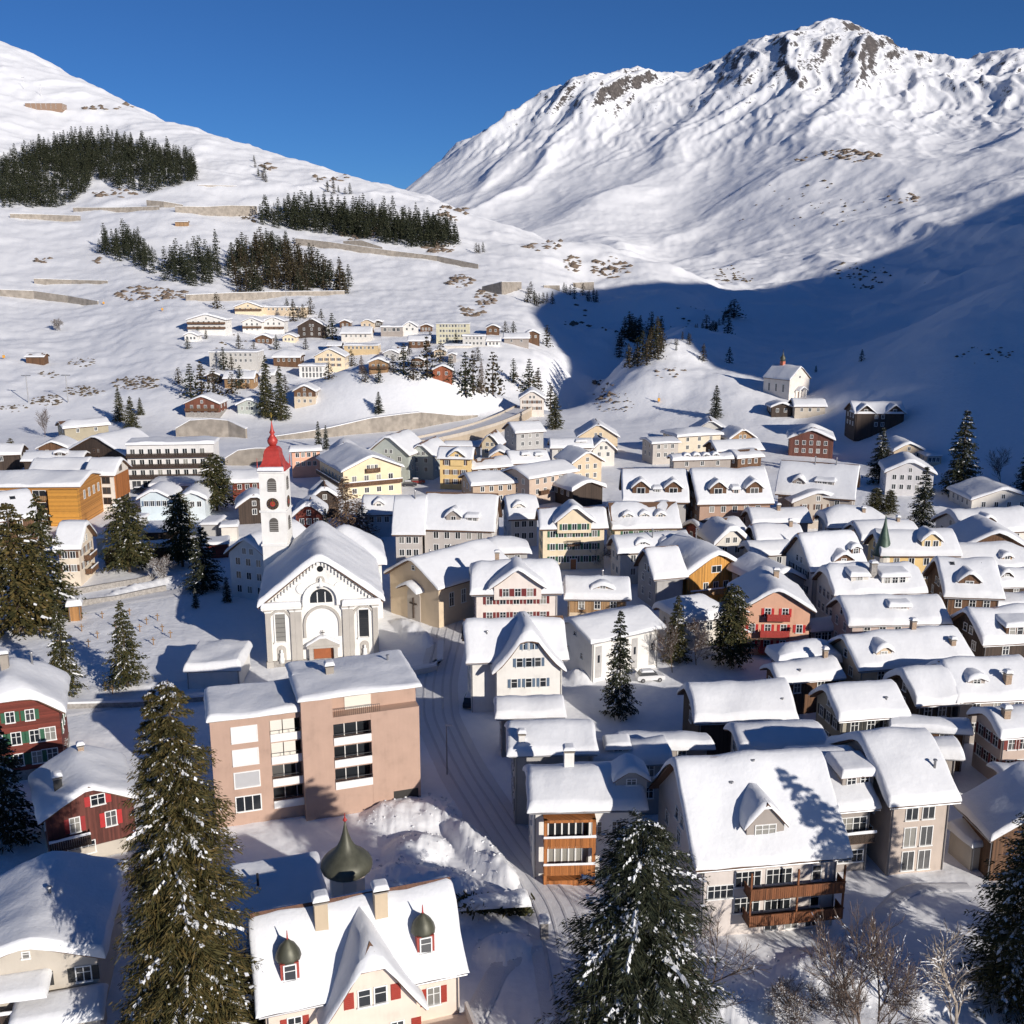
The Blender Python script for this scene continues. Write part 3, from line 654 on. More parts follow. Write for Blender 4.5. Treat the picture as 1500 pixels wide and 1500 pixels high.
def spruce(H, Rm, levels, per, seg, seed, snow=.5, droop=.35, blade=.5, mats=None, power=.8, base=.06, tips=2, lean=None, short=1.0):
    """trunk mesh, crown mesh and snow mesh of a conifer; lean = extra leader tops [(dx, dy, height, radius)]"""
    rs = np.random.RandomState(seed); tr = MB(); B = []
    for (ox, oy, Hh, Rr) in [(0, 0, H, Rm)]+list(lean or []):
        for k in range(6): tr.tube((ox, oy, Hh*k/6-1*(k == 0)), (ox, oy, Hh*(k+1)/6), .02*Hh*(1-k/6)+.02, .02*Hh*(1-(k+1)/6)+.02, M_BARK, 7)
        for li in range(levels):
            f = base+(1-base)*((li+rs.rand()*.6)/levels)**.92; r = Rr*(1-f)**power*(.75+.25*min(1, (f-base)*8+.55))+.15
            n = max(4, int(per*(1-.45*f))); th = 2*math.pi*(np.arange(n)+rs.rand(n)*.8)/n+li*1.7
            L = r*(.62+.6*rs.rand(n)**1.2); keep = rs.rand(n) > .08
            B.append(np.stack([np.full(n, ox), np.full(n, oy), f*Hh+rs.randn(n)*.15, th, L, droop*(.5+rs.rand(n))*(1-.7*f), np.full(n, f)], -1)[keep])
    B = np.concatenate(B); nb = len(B); ox, oy, z, th, L, dr, f = B.T; s_ = np.linspace(.12, 1, seg)[None]
    ca, sa = np.cos(th), np.sin(th); rad = s_*L[:, None]
    zz = z[:, None]+L[:, None]*(.36*(1-s_)*s_-dr[:, None]*s_+.3*dr[:, None]*s_**3)+.12*(L*f)[:, None]
    P = np.stack([ox[:, None]+ca[:, None]*rad, oy[:, None]+sa[:, None]*rad, zz], -1)
    side = np.stack([-sa, ca, 0*sa], -1); out = np.stack([ca, sa, -dr*.5], -1); wd = L[:, None]*.30*(1.05-s_)**.6*np.minimum(1, s_*2.2)+.12
    sh = (nb, seg, 2, tips); ang = .45+.65*rs.rand(*sh); sg = np.array([-1, 1])[None, None, :, None]
    D = out[:, None, None, None]*np.cos(ang)[..., None]+side[:, None, None, None]*(sg*np.sin(ang))[..., None]; D[..., 2] += -.3-.4*rs.rand(*sh)+.25*(rs.rand(*sh) < .3)
    ln = (wd[:, :, None, None]*(.7+.7*rs.rand(*sh))+.12)*short; bw = blade*(.6+.7*rs.rand(*sh))*np.minimum(1, .35+ln)
    off = rs.randn(*sh, 3)*.05*np.minimum(L, 3)[:, None, None, None, None]; slide = D*(wd[:, :, None, None]*rs.rand(*sh)*(1-short)*1.6)[..., None]
    b0 = P[:, :, None, None]+off+slide; pv = np.cross(D, rs.randn(*sh, 3)); pv /= np.linalg.norm(pv, axis=-1, keepdims=True)+1e-6
    mid = b0+D*(ln*.45)[..., None]; pv = pv*(bw*.5)[..., None]
    crown = np.stack([b0, mid+pv, b0+D*ln[..., None], mid-pv], -2).reshape(-1, 3)
    # snow lying on the boughs
    k0 = rs.randint(0, max(1, seg//2), nb); k1 = k0+rs.randint(1, max(2, seg-1), nb); kk = np.arange(seg-1)[None]
    cl = fbm(th*1.1, z*.35, 2); cl = np.clip(.5+1.6*cl, 0, 1.3)
    m = (rs.rand(nb) < snow*cl*1.4)[:, None] & (kk >= k0[:, None]) & (kk < k1[:, None]) & (rs.rand(nb, seg-1) < .8)
    bi, ki = np.nonzero(m); n = len(bi); h1 = (.08+.12*rs.rand(n))[:, None]*np.array([0, 0, 1]); w1, w2 = wd[bi, ki]*(.05+.25*rs.rand(n)), wd[bi, ki+1]*(.05+.25*rs.rand(n))
    jt = rs.randn(n, 3)*.05; a_ = P[bi, ki]+h1+jt; c_ = P[bi, ki+1]+h1*.8+jt; sd = side[bi]; S = []
    for q in (-1, 1):
        x1, x2 = a_+q*sd*w1[:, None]-h1*1.3, c_+q*sd*w2[:, None]-h1*1.3; S.append(np.stack([a_, c_, x2, x1] if q < 0 else [c_, a_, x1, x2], 1))
    np_ = int(nb*seg*snow*.9); bi = rs.choice(nb, np_, p=(cl+.03)**2/((cl+.03)**2).sum()); ki = rs.randint(0, seg, np_); c = P[bi, ki]+side[bi]*(wd[bi, ki]*(rs.rand(np_)-.5)*1.7)[:, None]+[0, 0, .04]; q = (.04+.085*rs.rand(np_)**1.5)*np.minimum(1.6, .6+L[bi]*.2); q = q[:, None]
    u = rs.randn(np_, 3)*.35+side[bi]; v = rs.randn(np_, 3)*.35+out[bi]; u /= np.linalg.norm(u, axis=1, keepdims=True); v /= np.linalg.norm(v, axis=1, keepdims=True)
    S.append(np.stack([c-u*q, c-v*q*1.3+q*[0, 0, .3], c+u*q, c+v*q*1.3], 1)); snw = np.concatenate(S).reshape(-1, 3)
    qm = lambda nm, V, mat: np_mesh(nm, V, np.arange(len(V)).reshape(-1, 4), [mat])
    return tr.mesh('trunk', True), qm('crown', crown, mats or M_NEEDLE), qm('snow', snw, M_SNOW)
PROTO = {}
def tree_kind(k):
    if k in PROTO: return PROTO[k]
    if k == 'mid0': r = spruce(15, 3.4, 30, 10, 6, 11, .35, blade=.26, tips=3, short=.75)
    elif k == 'mid1': r = spruce(15, 2.9, 30, 10, 6, 12, .6, blade=.24, mats=M_NEEDLED, tips=3, short=.75)
    elif k == 'mid2': r = spruce(15, 4.0, 28, 11, 6, 13, .3, blade=.28, mats=M_NEEDLEW, power=.55, tips=3, short=.75)
    elif k == 'mid3': r = spruce(15, 4.7, 28, 12, 6, 14, .25, blade=.3, mats=M_NEEDLE, power=.4, tips=3, short=.75, droop=.15, base=.1)
    elif k == 'far0': r = spruce(15, 3.6, 13, 8, 3, 21, .05, blade=1.3, mats=M_NEEDLED, tips=1)
    elif k == 'far1': r = spruce(15, 3.2, 13, 8, 3, 22, .05, blade=1.3, mats=M_NEEDLEF, tips=1)
    elif k == 'far2': r = spruce(15, 4.2, 12, 8, 3, 23, .05, blade=1.4, mats=M_NEEDLEF, tips=1, power=.62)
    PROTO[k] = r; return r
def plant_tree(kind, p, h, label, group=None, rz=None, wide=1.0, name='spruce_tree', bare_far=False):
    tr, cr, sn = tree_kind(kind) if isinstance(kind, str) else kind
    s = h/15. if isinstance(kind, str) else 1.
    if rz is None: rz = (p[0]*12.9+p[1]*7.7) % 6.28
    o = empty(name, p, rz, label, 'tree', group); o.scale = (s*wide, s*wide, s)
    link('trunk', tr, o); c = link('crown', cr, o); link('snow', sn, c)['kind'] = 'stuff'; return o
def bare_tree(H, seed, spread=.5, depth=5, r0=None, mat=None, snow=.25, nb=3, up=.25):
    """leafless tree: trunk (with limbs) and twig mesh"""
    rs = np.random.RandomState(seed); tr, tw, sn = MB(), MB(), MB(); mat = mat or M_TWIG
    def grow(p, d, L, r, lev):
        q = p; n = 3
        for i in range(n):
            d2 = d+rs.randn(3)*.10; d2[2] += up*.12; d2 /= np.linalg.norm(d2); q2 = q+d2*L/n
            (tr if lev < 2 else tw).tube(q, q2, r*(1-.25*i/n), r*(1-.25*(i+1)/n), mat, 5 if lev < 2 else 3)
            if lev >= 1 and rs.rand() < snow and abs(d2[2]) < .85: sn.tube(q+[0, 0, r*1.0], q2+[0, 0, r*1.0], r*1.0+.012, r*.8+.008, M_SNOW, 3)
            q, d = q2, d2
            if lev < depth and i < n-1:
                for _ in range(1+(rs.rand() < .5)):
                    e = rs.randn(3); e -= d*(e@d); e /= np.linalg.norm(e); nd = d*.75+e*spread*(.8+.5*rs.rand()); nd /= np.linalg.norm(nd); grow(q, nd, L*(.5+.25*rs.rand()), r*.55, lev+1)
        if lev < depth:
            for _ in range(nb-1):
                e = rs.randn(3); e -= d*(e@d); e /= np.linalg.norm(e); nd = d*.85+e*spread*.8; nd /= np.linalg.norm(nd); grow(q, nd, L*(.6+.2*rs.rand()), r*.68, lev+1)
    grow(np.array([0, 0, -.4]), np.array([0, 0, 1.]), H*.36, r0 or H*.018, 0)
    return tr.mesh('trunk'), tw.mesh('twigs'), sn.mesh('snow') if sn.f else None
def plant_bare(me, p, label, sc=1., rz=0, name='bare_tree', cat='tree', group=None):
    o = empty(name, p, rz, label, cat, group); o.scale = (sc, sc, sc); t = link('trunk', me[0], o); link('twigs', me[1], o)
    if me[2]: link('snow', me[2], o)['kind'] = 'stuff'
    return o
# ---------------------------------------------------------------- colours
WHITE, CREAM, BEIGE, GREY, PINKC = stucco((.74, .72, .68)), stucco((.74, .62, .44)), stucco((.5, .45, .38)), stucco((.4, .39, .38)), stucco((.455, .31, .24))
OFFW, PALE, SAND, SALMON, YEL, BLUEG, GREENG, TAUPE = stucco((.66, .62, .56)), stucco((.58, .56, .53)), stucco((.6, .48, .34)), stucco((.66, .38, .26)), stucco((.74, .53, .24)), stucco((.46, .54, .6)), stucco((.42, .45, .41)), stucco((.34, .3, .27))
WDARK, WBROWN, WORANGE, WRED, WTAN, WHONEY = wood((.055, .036, .026)), wood((.13, .065, .032)), wood((.36, .13, .035)), wood((.17, .035, .022), False), wood((.33, .2, .1)), wood((.55, .27, .06))
S_RED, S_DRED, S_GREEN, S_BLUE, S_BROWN, S_DARK, S_LRED = (.28, .03, .02), (.17, .025, .025), (.03, .11, .06), (.1, .15, .22), (.12, .06, .035), (.035, .035, .035), (.5, .03, .03)
# ---------------------------------------------------------------- terrain and streets
build_terrain()
M_ROAD = snow_mat('packed_snow', 2.5, (.7, .7, .715))
def ribbon(name, pts, width, lift, mat, kind='structure', label=None, cat=None):
    P = np.array([at_z(*p, 0)[:2] for p in pts]); Q = []
    for i in range(len(P)-1):
        for t in np.linspace(0, 1, 12, endpoint=False): Q.append(P[i]*(1-t)+P[i+1]*t)
    Q.append(P[-1]); Q = np.array(Q)
    for _ in range(6): Q[1:-1] = (Q[:-2]+Q[1:-1]*2+Q[2:])/4
    T = np.gradient(Q, axis=0); T /= np.linalg.norm(T, axis=1)[:, None]; Nn = np.stack([-T[:, 1], T[:, 0]], -1); V = []
    for k in np.linspace(-1, 1, 9):
        X = Q+Nn*width/2*k; V.append(np.stack([X[:, 0], X[:, 1], ground_z(X[:, 0], X[:, 1])*.6+lift+.03*fbm(X[:, 0]*.8, X[:, 1]*.8, 2)-.12*abs(k)**6], -1))
    V = np.stack(V, 1); n = V.shape[0]
    o = link(name, np_mesh(name, V.reshape(-1, 3), grid_faces(n, 9)[:, ::-1], [mat], smooth=True)); o['kind'] = kind; return o
ribbon('street', [(850, 1500), (815, 1330), (740, 1230), (672, 1120), (640, 1050), (640, 1000), (655, 940), (668, 890), (690, 850)], 6.2, .16, M_ROAD)
ribbon('street', [(420, 870), (300, 862), (180, 880), (100, 900)], 4.5, .17, M_ROAD)
M_RUT = snow_mat('wheel_rut_snow', 2.5, (.56, .56, .58))
def shifted(pts, dx): return [(a+dx*(b-350)/1000, b) for a, b in pts]
for nm, pts in (('street', [(850, 1500), (815, 1330), (740, 1230), (672, 1120), (640, 1050), (640, 1000), (655, 940), (668, 890), (690, 850)]),):
    for dx in (-28, -8, 12, 30): ribbon('wheel_track', shifted(pts, dx), .45, .2, M_RUT)
ribbon('footpath', [(655, 985), (610, 1000), (560, 1003), (480, 1005)], 2.2, .16, M_ROAD); ribbon('footpath', [(1240, 1390), (1330, 1300), (1420, 1300)], 1.6, .15, M_ROAD); ribbon('footpath', [(790, 1380), (730, 1420), (690, 1500)], 2.0, .15, M_ROAD)
ribbon('footpath', [(395, 1010), (300, 1022), (180, 1030), (90, 1045)], 3.0, .15, M_ROAD)
# ---------------------------------------------------------------- parish church and its tower
def church():
    H = house('large white baroque church with gabled columned facade and snowy roof', (378, 891), (562, 881), 10., None, 'G', d=23, ry=814, t=.8, auto=False, cat='church', name='church', far=False)
    r, wx, wy, h = H.root, H.wx, H.wy, H.h; rise = H.rf.rise; wx = H.wx = H.W/2-.9
    mb, _ = wall_shell(H.rf, wx, wy, -3, stucco((.78, .76, .72)), h); mb.build('wall', r)
    st = stucco((.44, .41, .37)); wh = stucco((.8, .79, .76)); yf = -wy
    # pilasters
    for x, w_ in ((-wx+.45, .8), (-wx*.42, 1.0), (wx*.42, 1.0), (wx-.45, .8), (-wx*.52, .7), (wx*.52, .7)):
        m = MB(); m.box(x-w_/2, x+w_/2, yf-.35, yf-.002, 1.0, h-1.0, st); m.box(x-w_/2-.12, x+w_/2+.12, yf-.5, yf-.002, -.5, 1.0, st)
        m.box(x-w_/2-.1, x+w_/2+.1, yf-.45, yf-.002, h-1.0, h-.75, wh); m.box(x-w_/2-.18, x+w_/2+.18, yf-.52, yf-.002, h-.75, h-.45, st); m.build('pilaster', r)
    # cornice with snow, broken by the central arch
    for s in (-1, 1):
        m = MB(); a, b = sorted((s*wx*.36, s*(wx+.5))); m.box(a, b, yf-.75, yf-.002, h-.45, h-.1, wh); m.box(a, b, yf-.95, yf-.003, h-.1, h+.12, wh)
        o = m.build('cornice', r); link('snow', snow_cap(lambda p, q: 0*p, a, b, yf-1.0, yf-.02, .55, seed=s, e=.35, over=.03), o, (0, 0, h+.12))
    # raking cornice with dentils
    for s in (-1, 1):
        m = MB(); n = 18
        for i in range(n):
            f0, f1 = i/n, (i+.5)/n; x0, x1 = s*(wx+.3)*(1-f0), s*(wx+.3)*(1-f1); z0 = h+rise*f0*.98
            m.box(min(x0, x1), max(x0, x1), yf-.4, yf-.002, z0-.75, z0-.3+rise/n*.3, wh)
        m.build('dentil_cornice', r)
    def arch(cx, z0, w_, hh, y0, y1, mat, thick=.28, name='arch'):
        m = MB(); n = 12; R1 = w_/2
        for s in (-1, 1): m.box(cx+s*R1-thick/2, cx+s*R1+thick/2, y0, y1, z0, z0+hh, mat)
        for i in range(n):
            a0, a1 = math.pi*i/n, math.pi*(i+1)/n; ra, rb = R1-thick/2, R1+thick/2
            m.prism([(cx+ra*math.cos(a0), z0+hh+ra*math.sin(a0)), (cx+rb*math.cos(a0), z0+hh+rb*math.sin(a0)), (cx+rb*math.cos(a1), z0+hh+rb*math.sin(a1)), (cx+ra*math.cos(a1), z0+hh+ra*math.sin(a1))], 'y', y0, y1, mat)
        return m.build(name, r)
    arch(0, 4.6, 5.4, 2.2, yf-.3, yf-.002, st, .4); arch(0, h-.2, 5.2, .9, yf-.6, yf-.004, wh, .55)
    def arched_panel(cx, z0, w_, hh, y, mat, name, arched=True):
        pts = [(cx-w_/2, z0), (cx+w_/2, z0)]+([(cx+w_/2*math.cos(math.pi*i/12), z0+hh+w_/2*math.sin(math.pi*i/12)) for i in range(13)] if arched else [(cx+w_/2, z0+hh), (cx-w_/2, z0+hh)])
        m = MB(); m.prism(pts, 'y', y, yf-.001, mat); return m.build(name, r)
    arched_panel(0, 4.6, 5.1, 2.2, yf-.08, stucco((.82, .8, .77)), 'blind_arch')
    o = arched_panel(0, h+.2, 3.4, .5, yf-.1, M_GLASS, 'lunette_window')
    for x in (-.6, .6): m = MB(); m.box(x-.07, x+.07, yf-.2, yf-.1, h+.2, h+1.9, wh); m.build('mullion', o)
    for s in (-1, 1):
        cx = s*wx*.74; arch(cx, 2.2, 3.3, 5.4, yf-.22, yf-.002, st, .3)
        o = arched_panel(cx, 4.2, 1.5, 4.4, yf-.08, M_GLASS, 'tall_window', False)
        m = MB(); m.box(cx-.95, cx-.75, yf-.2, yf-.002, 4.0, 8.9, wh); m.box(cx+.75, cx+.95, yf-.2, yf-.002, 4.0, 8.9, wh); m.box(cx-.95, cx+.95, yf-.2, yf-.003, 8.7, 8.95, wh); m.box(cx-1.05, cx+1.05, yf-.3, yf-.003, 3.85, 4.1, wh)
        for k in range(5): m.box(cx-.75, cx+.75, yf-.11, yf-.08, 4.9+k*.75, 4.95+k*.75, M_METAL)
        m.build('window_surround', o)
        arched_panel(cx, .6, 1.4, 2.2, yf-.1, st, 'niche'); m = MB(); m.lathe([(.38, .75), (.42, 1.3), (.3, 1.9), (.36, 2.3), (.12, 2.45), (.2, 2.62), (.17, 2.85), (.02, 2.95)], wh, 10, cx, yf-.38); m.build('niche_statue', r, True)
        m = MB(); m.lathe([(.55, 0), (.6, .12), (.02, .13)], M_GLASS, 20); o = m.build('round_window', r, loc=(s*2.9, yf-.02, h+2.6)); o.rotation_euler = (math.pi/2, 0, 0)
        m = MB(); m.lathe([(.62, 0), (.85, 0), (.85, .18), (.62, .18)], wh, 20); q = m.build('surround', o)
    arched_panel(0, h+2.6, 1.3, 1.2, yf-.12, st, 'niche'); m = MB(); m.lathe([(.35, h+2.7), (.4, h+3.2), (.25, h+3.7), (.14, h+3.85), (.2, h+4.05), (.02, h+4.3)], wh, 10, 0, yf-.35); m.build('niche_statue', r, True)
    m = MB(); m.lathe([(.5, 0), (.02, .01)], M_GLASS, 16); o = m.build('round_window', r, loc=(0, yf-.02, h+5.6)); o.rotation_euler = (math.pi/2, 0, 0)
    # portal
    m = MB(); 
    for s in (-1, 1): m.box(s*1.9-.3, s*1.9+.3, yf-.9, yf-.002, -.5, 3.0, st)
    m.box(-2.5, 2.5, yf-1.1, yf-.002, 3.0, 3.35, st); m.prism([(-2.6, 3.35), (2.6, 3.35), (0, 4.9)], 'y', yf-1.0, yf-.002, st); o = m.build('portal', r)
    m = MB(); m.box(-1.5, 1.5, yf-.15, yf-.003, -.3, 2.9, plain('church_door', (.3, .09, .03), .6)); m.build('door', o)
    m = MB(); m.box(-.05, .05, yf-.6, yf-.5, 4.9, 5.8, M_METAL); m.box(-.3, .3, yf-.6, yf-.5, 5.35, 5.45, M_METAL); m.build('cross', o)
    rf2 = Roof('G', 2.7, .6, 1.55); link('snow', snow_cap(lambda a, b: rf2.z(a, b, .2), -2.6, 2.6, -.5, .5, .25, e=.3, over=.02), o, (0, yf-.55, 3.4))
    m = MB(); m.box(-wx-.15, wx+.15, yf-.28, yf+.3, -3, 1.0, M_STONE); m.build('plinth', r)
    # choir behind, lower and narrower; side chapel with rounded roof
    rf3 = Roof('G', 7.0, 7, 5.6, 0.); m, _ = wall_shell(rf3, 6.2, 6.2, -3, WHITE, 10.2); q = m.build('choir', r, loc=(4.2, wy+5.5, 0))
    k = link('choir_roof', roof_slab(rf3, M_EAVE), q, (0, 0, 10.2)); link('snow', snow_cap(lambda a, b: rf3.z(a, b, 1.2), -7, 7, -7, 7, .8), q, (0, 0, 10.2))
    for y in (-6, 0, 6): window_row(H, 'r', 5, 3, 1.3, 3.2, None)
    # tower
    p = at_y(402, 700, 172.); T = empty('church_tower', (p[0], 172., 0), 0, 'tall white church tower with red helm roof, clock and gilded ball', 'tower'); tw = 2.15; ht = 27.6
    m = MB(); m.box(-tw, tw, -tw, tw, -2, ht, stucco((.8, .78, .74))); m.build('shaft', T)
    for z in (20.4, 14.5, ht-.35):
        m = MB(); m.box(-tw-.18, tw+.18, -tw-.18, tw+.18, z, z+.35, wh); m.build('string_course', T)
    for k in range(4):
        e = bpy.data.objects.new('belfry_side', None)
        for z0, hh in ((24.0, 1.6), (17.0, 1.7)):
            w_ = 1.5; pts = [(-w_/2, z0), (w_/2, z0)]+[(w_/2*math.cos(math.pi*i/10), z0+hh+w_/2*math.sin(math.pi*i/10)) for i in range(11)]
            m = MB(); m.prism(pts, 'y', -tw-.05, -tw-.001, plain('louvre', (.1, .09, .08), .8)); o = m.build('belfry_opening', T); o.rotation_euler = (0, 0, k*math.pi/2)
            m = MB()
            for i in range(5): m.box(-w_/2, w_/2, -tw-.14, -tw-.05, z0+.2+i*.35, z0+.3+i*.35, plain('louvre_slat', (.3, .29, .27), .8))
            m.build('louvre', o)
        m = MB(); m.lathe([(1.02, 0), (1.02, .1), (.02, .11)], plain('clock_face', (.05, .03, .025), .5, bs=0), 28); o = m.build('clock', T, loc=(0, 0, 0)); 
        a = k*math.pi/2; o.location = (math.sin(a)*tw, -math.cos(a)*tw, 21.9); o.rotation_euler = (math.pi/2, 0, a)
        m = MB()
        for i in range(12):
            b = 2*math.pi*i/12; m.box(math.cos(b)*.84-.06, math.cos(b)*.84+.06, math.sin(b)*.84-.06, math.sin(b)*.84+.06, .112, .14, M_GOLD)
        m.lathe([(.4, .112), (.44, .13), (.36, .13), (.02, .125)], M_RED, 24); m.build('dial', o)
        m = MB(); m.box(-.05, .05, -.1, .8, .145, .165, M_GOLD); m.box(-.1, .55, -.05, .05, .15, .17, M_GOLD); m.build('clock_hand', o)
    m = MB(); m.lathe([(tw*1.62, ht), (tw*1.5, ht+.25), (tw*1.12, ht+1.1), (tw*.9, ht+2.2), (tw*.82, ht+3.2), (tw*.62, ht+3.7), (.55, ht+4.0)], M_RED, 4, rot=math.pi/4)
    m.build('helm_roof', T); m = MB(); m.lathe([(.5, ht+3.9), (.85, ht+4.5), (.9, ht+4.9), (.55, ht+5.5), (.28, ht+5.9), (.5, ht+6.2), (.3, ht+6.6), (.1, ht+7.8), (.05, ht+8.2)], M_RED, 14); m.build('lantern', T, True)
    m = MB(); m.lathe([(.03, ht+8.1), (.35, ht+8.4), (.03, ht+8.75)], M_GOLD, 10); m.tube((0, 0, ht+8.7), (0, 0, ht+9.6), .05, .03, M_GOLD); m.box(-.3, .3, -.03, .03, ht+9.15, ht+9.25, M_GOLD); m.build('finial', T)
    for sx in (-1, 1):
        for sy in (-1, 1): m = MB(); m.tube((sx*tw*1.05, sy*tw*1.05, ht+.3), (sx*tw*1.05, sy*tw*1.05, ht+2.2), .12, .03, M_RED); m.build('corner_spike', T)
    link('snow', snow_cap(lambda a, b: 0*a, -tw*.95, tw*.95, -tw*1.1, -tw*.75, .5, e=.2), T, (0, -.35, ht+.2))
church()
# ---------------------------------------------------------------- pink apartment block, two volumes
def pink_block():
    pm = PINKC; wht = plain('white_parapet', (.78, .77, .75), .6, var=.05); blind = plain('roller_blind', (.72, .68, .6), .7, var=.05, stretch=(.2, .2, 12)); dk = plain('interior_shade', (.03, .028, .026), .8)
    def volume(lbl, A, B, h, ry, xl, xr, zs, closed, top, single):
        H = house(lbl, A, B, h, None, 'F', ry=ry, t=.55, ov=.25, auto=False, name='apartment_block', cat='building', roofm=M_CONC, far=False); r, wx, wy = H.root, H.wx, H.wy; x0, x1 = -wx+2*wx*xl, -wx+2*wx*xr
        m = MB(); yf = -wy; rec = yf+1.6; m.box(-wx, wx, rec, wy, -3, h-.18, pm)
        m.box(-wx, x0, yf, rec-.002, -3, h-.18, pm); m.box(x1, wx, yf, rec-.002, -3, top, pm)
        zp = -3
        for z in sorted(zs): m.box(x0+.002, x1-.002, yf+.03, rec-.003, zp, z, pm); zp = z+2.15
        m.box(x0+.002, x1-.002, yf+.03, rec-.003, zp, top, pm); m.build('wall', r)
        for k, z in enumerate(sorted(zs)):
            m = MB(); m.box(x0+.01, x1-.01, yf-.12, yf+.0, z-.35, z+.55, wht); o = m.build('balcony_parapet', r)
            m = MB(); m.tube((x0, yf-.06, z+.95), (x1, yf-.06, z+.95), .03, .03, M_METAL); [m.tube((x0+(x1-x0)*q/4, yf-.06, z+.5), (x0+(x1-x0)*q/4, yf-.06, z+.95), .02, .02, M_METAL) for q in range(5)]; m.build('rail', o)
            n = 3; wd = (x1-x0)/n
            for i in range(n):
                m = MB(); cl = closed and k >= len(zs)-closed and i < 2
                m.box(x0+wd*i+.05, x0+wd*(i+1)-.05, (yf+.15 if cl else rec-.1), (yf+.22 if cl else rec-.005), z+.02, z+2.1, blind if cl else M_GLASS); m.build('blind' if cl else 'glazing', r)
                if not cl: m = MB(); m.box(x0+wd*i-.04, x0+wd*i+.05, rec-.16, rec-.006, z, z+2.14, wht); m.build('post', r)
        for z, kind in single:
            xc = -wx+2*wx*.33; m = MB(); m.box(xc-1.3, xc+1.3, yf-.05, yf-.002, z-.85, z+.85, {'b': plain('closed_shutter', (.8, .78, .74), .6, var=.03, stretch=(.2, .2, 14)), 'g': plain('grey_shutter', (.45, .45, .46), .6, var=.03), 'w': M_GLASS}[kind]); o = m.build('window', r)
            m = MB(); wf = M_FRAME
            m.box(-1.42+xc, -1.3+xc, yf-.09, yf-.002, z-.97, z+.97, wf); m.box(1.3+xc, 1.42+xc, yf-.09, yf-.002, z-.97, z+.97, wf); m.box(-1.3+xc, 1.3+xc, yf-.09, yf-.003, z+.85, z+.97, wf); m.box(-1.42+xc, 1.42+xc, yf-.16, yf-.003, z-1.0, z-.85, wf)
            if kind == 'w': [m.box(xc+q-.05, xc+q+.05, yf-.09, yf-.004, z-.85, z+.85, wf) for q in (-.45, .45)]
            m.build('frame', o)
        for z in range(4): put_window(H, 'l', -2, 2+2.7*z, 1.1, 1.3)
        return H
    H = volume('left half of the pink apartment block, four rows of blinds and loggias', (303, 1057), (458, 1038), 13., 997, .585, .965, [9.9, 7.2, 4.5, 1.8], 2, 13-.18, [(10.9, 'b'), (8.2, 'b'), (5.5, 'g'), (2.6, 'w')])
    chimney(H, H.wx-.9, 1.5, .9, .9)
    H = volume('right half of the pink apartment block with wide blank wall and roof terrace', (437, 1027), (617, 1004), 14.6, 958, .26, .58, [9.0, 6.3, 3.6], 0, 12.0, [])
    m = MB(); wx, wy = H.wx, H.wy; m.box(-wx+3.5, wx-.3, -wy+1.62, -wy+1.7, 12.1, 14.2, pm); m.build('terrace_wall', H.root)
    m = MB(); m.box(-1.6, 1.4, -wy+1.5, -wy+1.6, 12.1, 14.2, blind); m.build('blind', H.root)
    m = MB()
    for q in range(24): xx = -wx+2*wx*(.26+.4*q/23); m.tube((xx, -wy+.1, 12), (xx, -wy+.1, 12.9), .02, .02, M_METAL, 4)
    m.tube((-wx+2*wx*.26, -wy+.1, 12.9), (-wx+2*wx*.66, -wy+.1, 12.9), .03, .03, M_METAL); m.build('terrace_railing', H.root)
    m = MB(); m.box(wx-3.2, wx-.3, -wy-.012, -wy-.004, -1, 1.9, dk); m.build('garage_shade_panel', H.root)  # dark sheet on the solid wall, painted as the shade inside the recess
    chimney(H, -2.6, 0, .9, .8, M_CONC); flue(H, wx-2, 2, .5)
pink_block()
H = shed('small orange wooden shed at the foot of the pink block', (463, 1168), (492, 1162), 2.6, 2.4, WORANGE, t=.45, rise=.4)
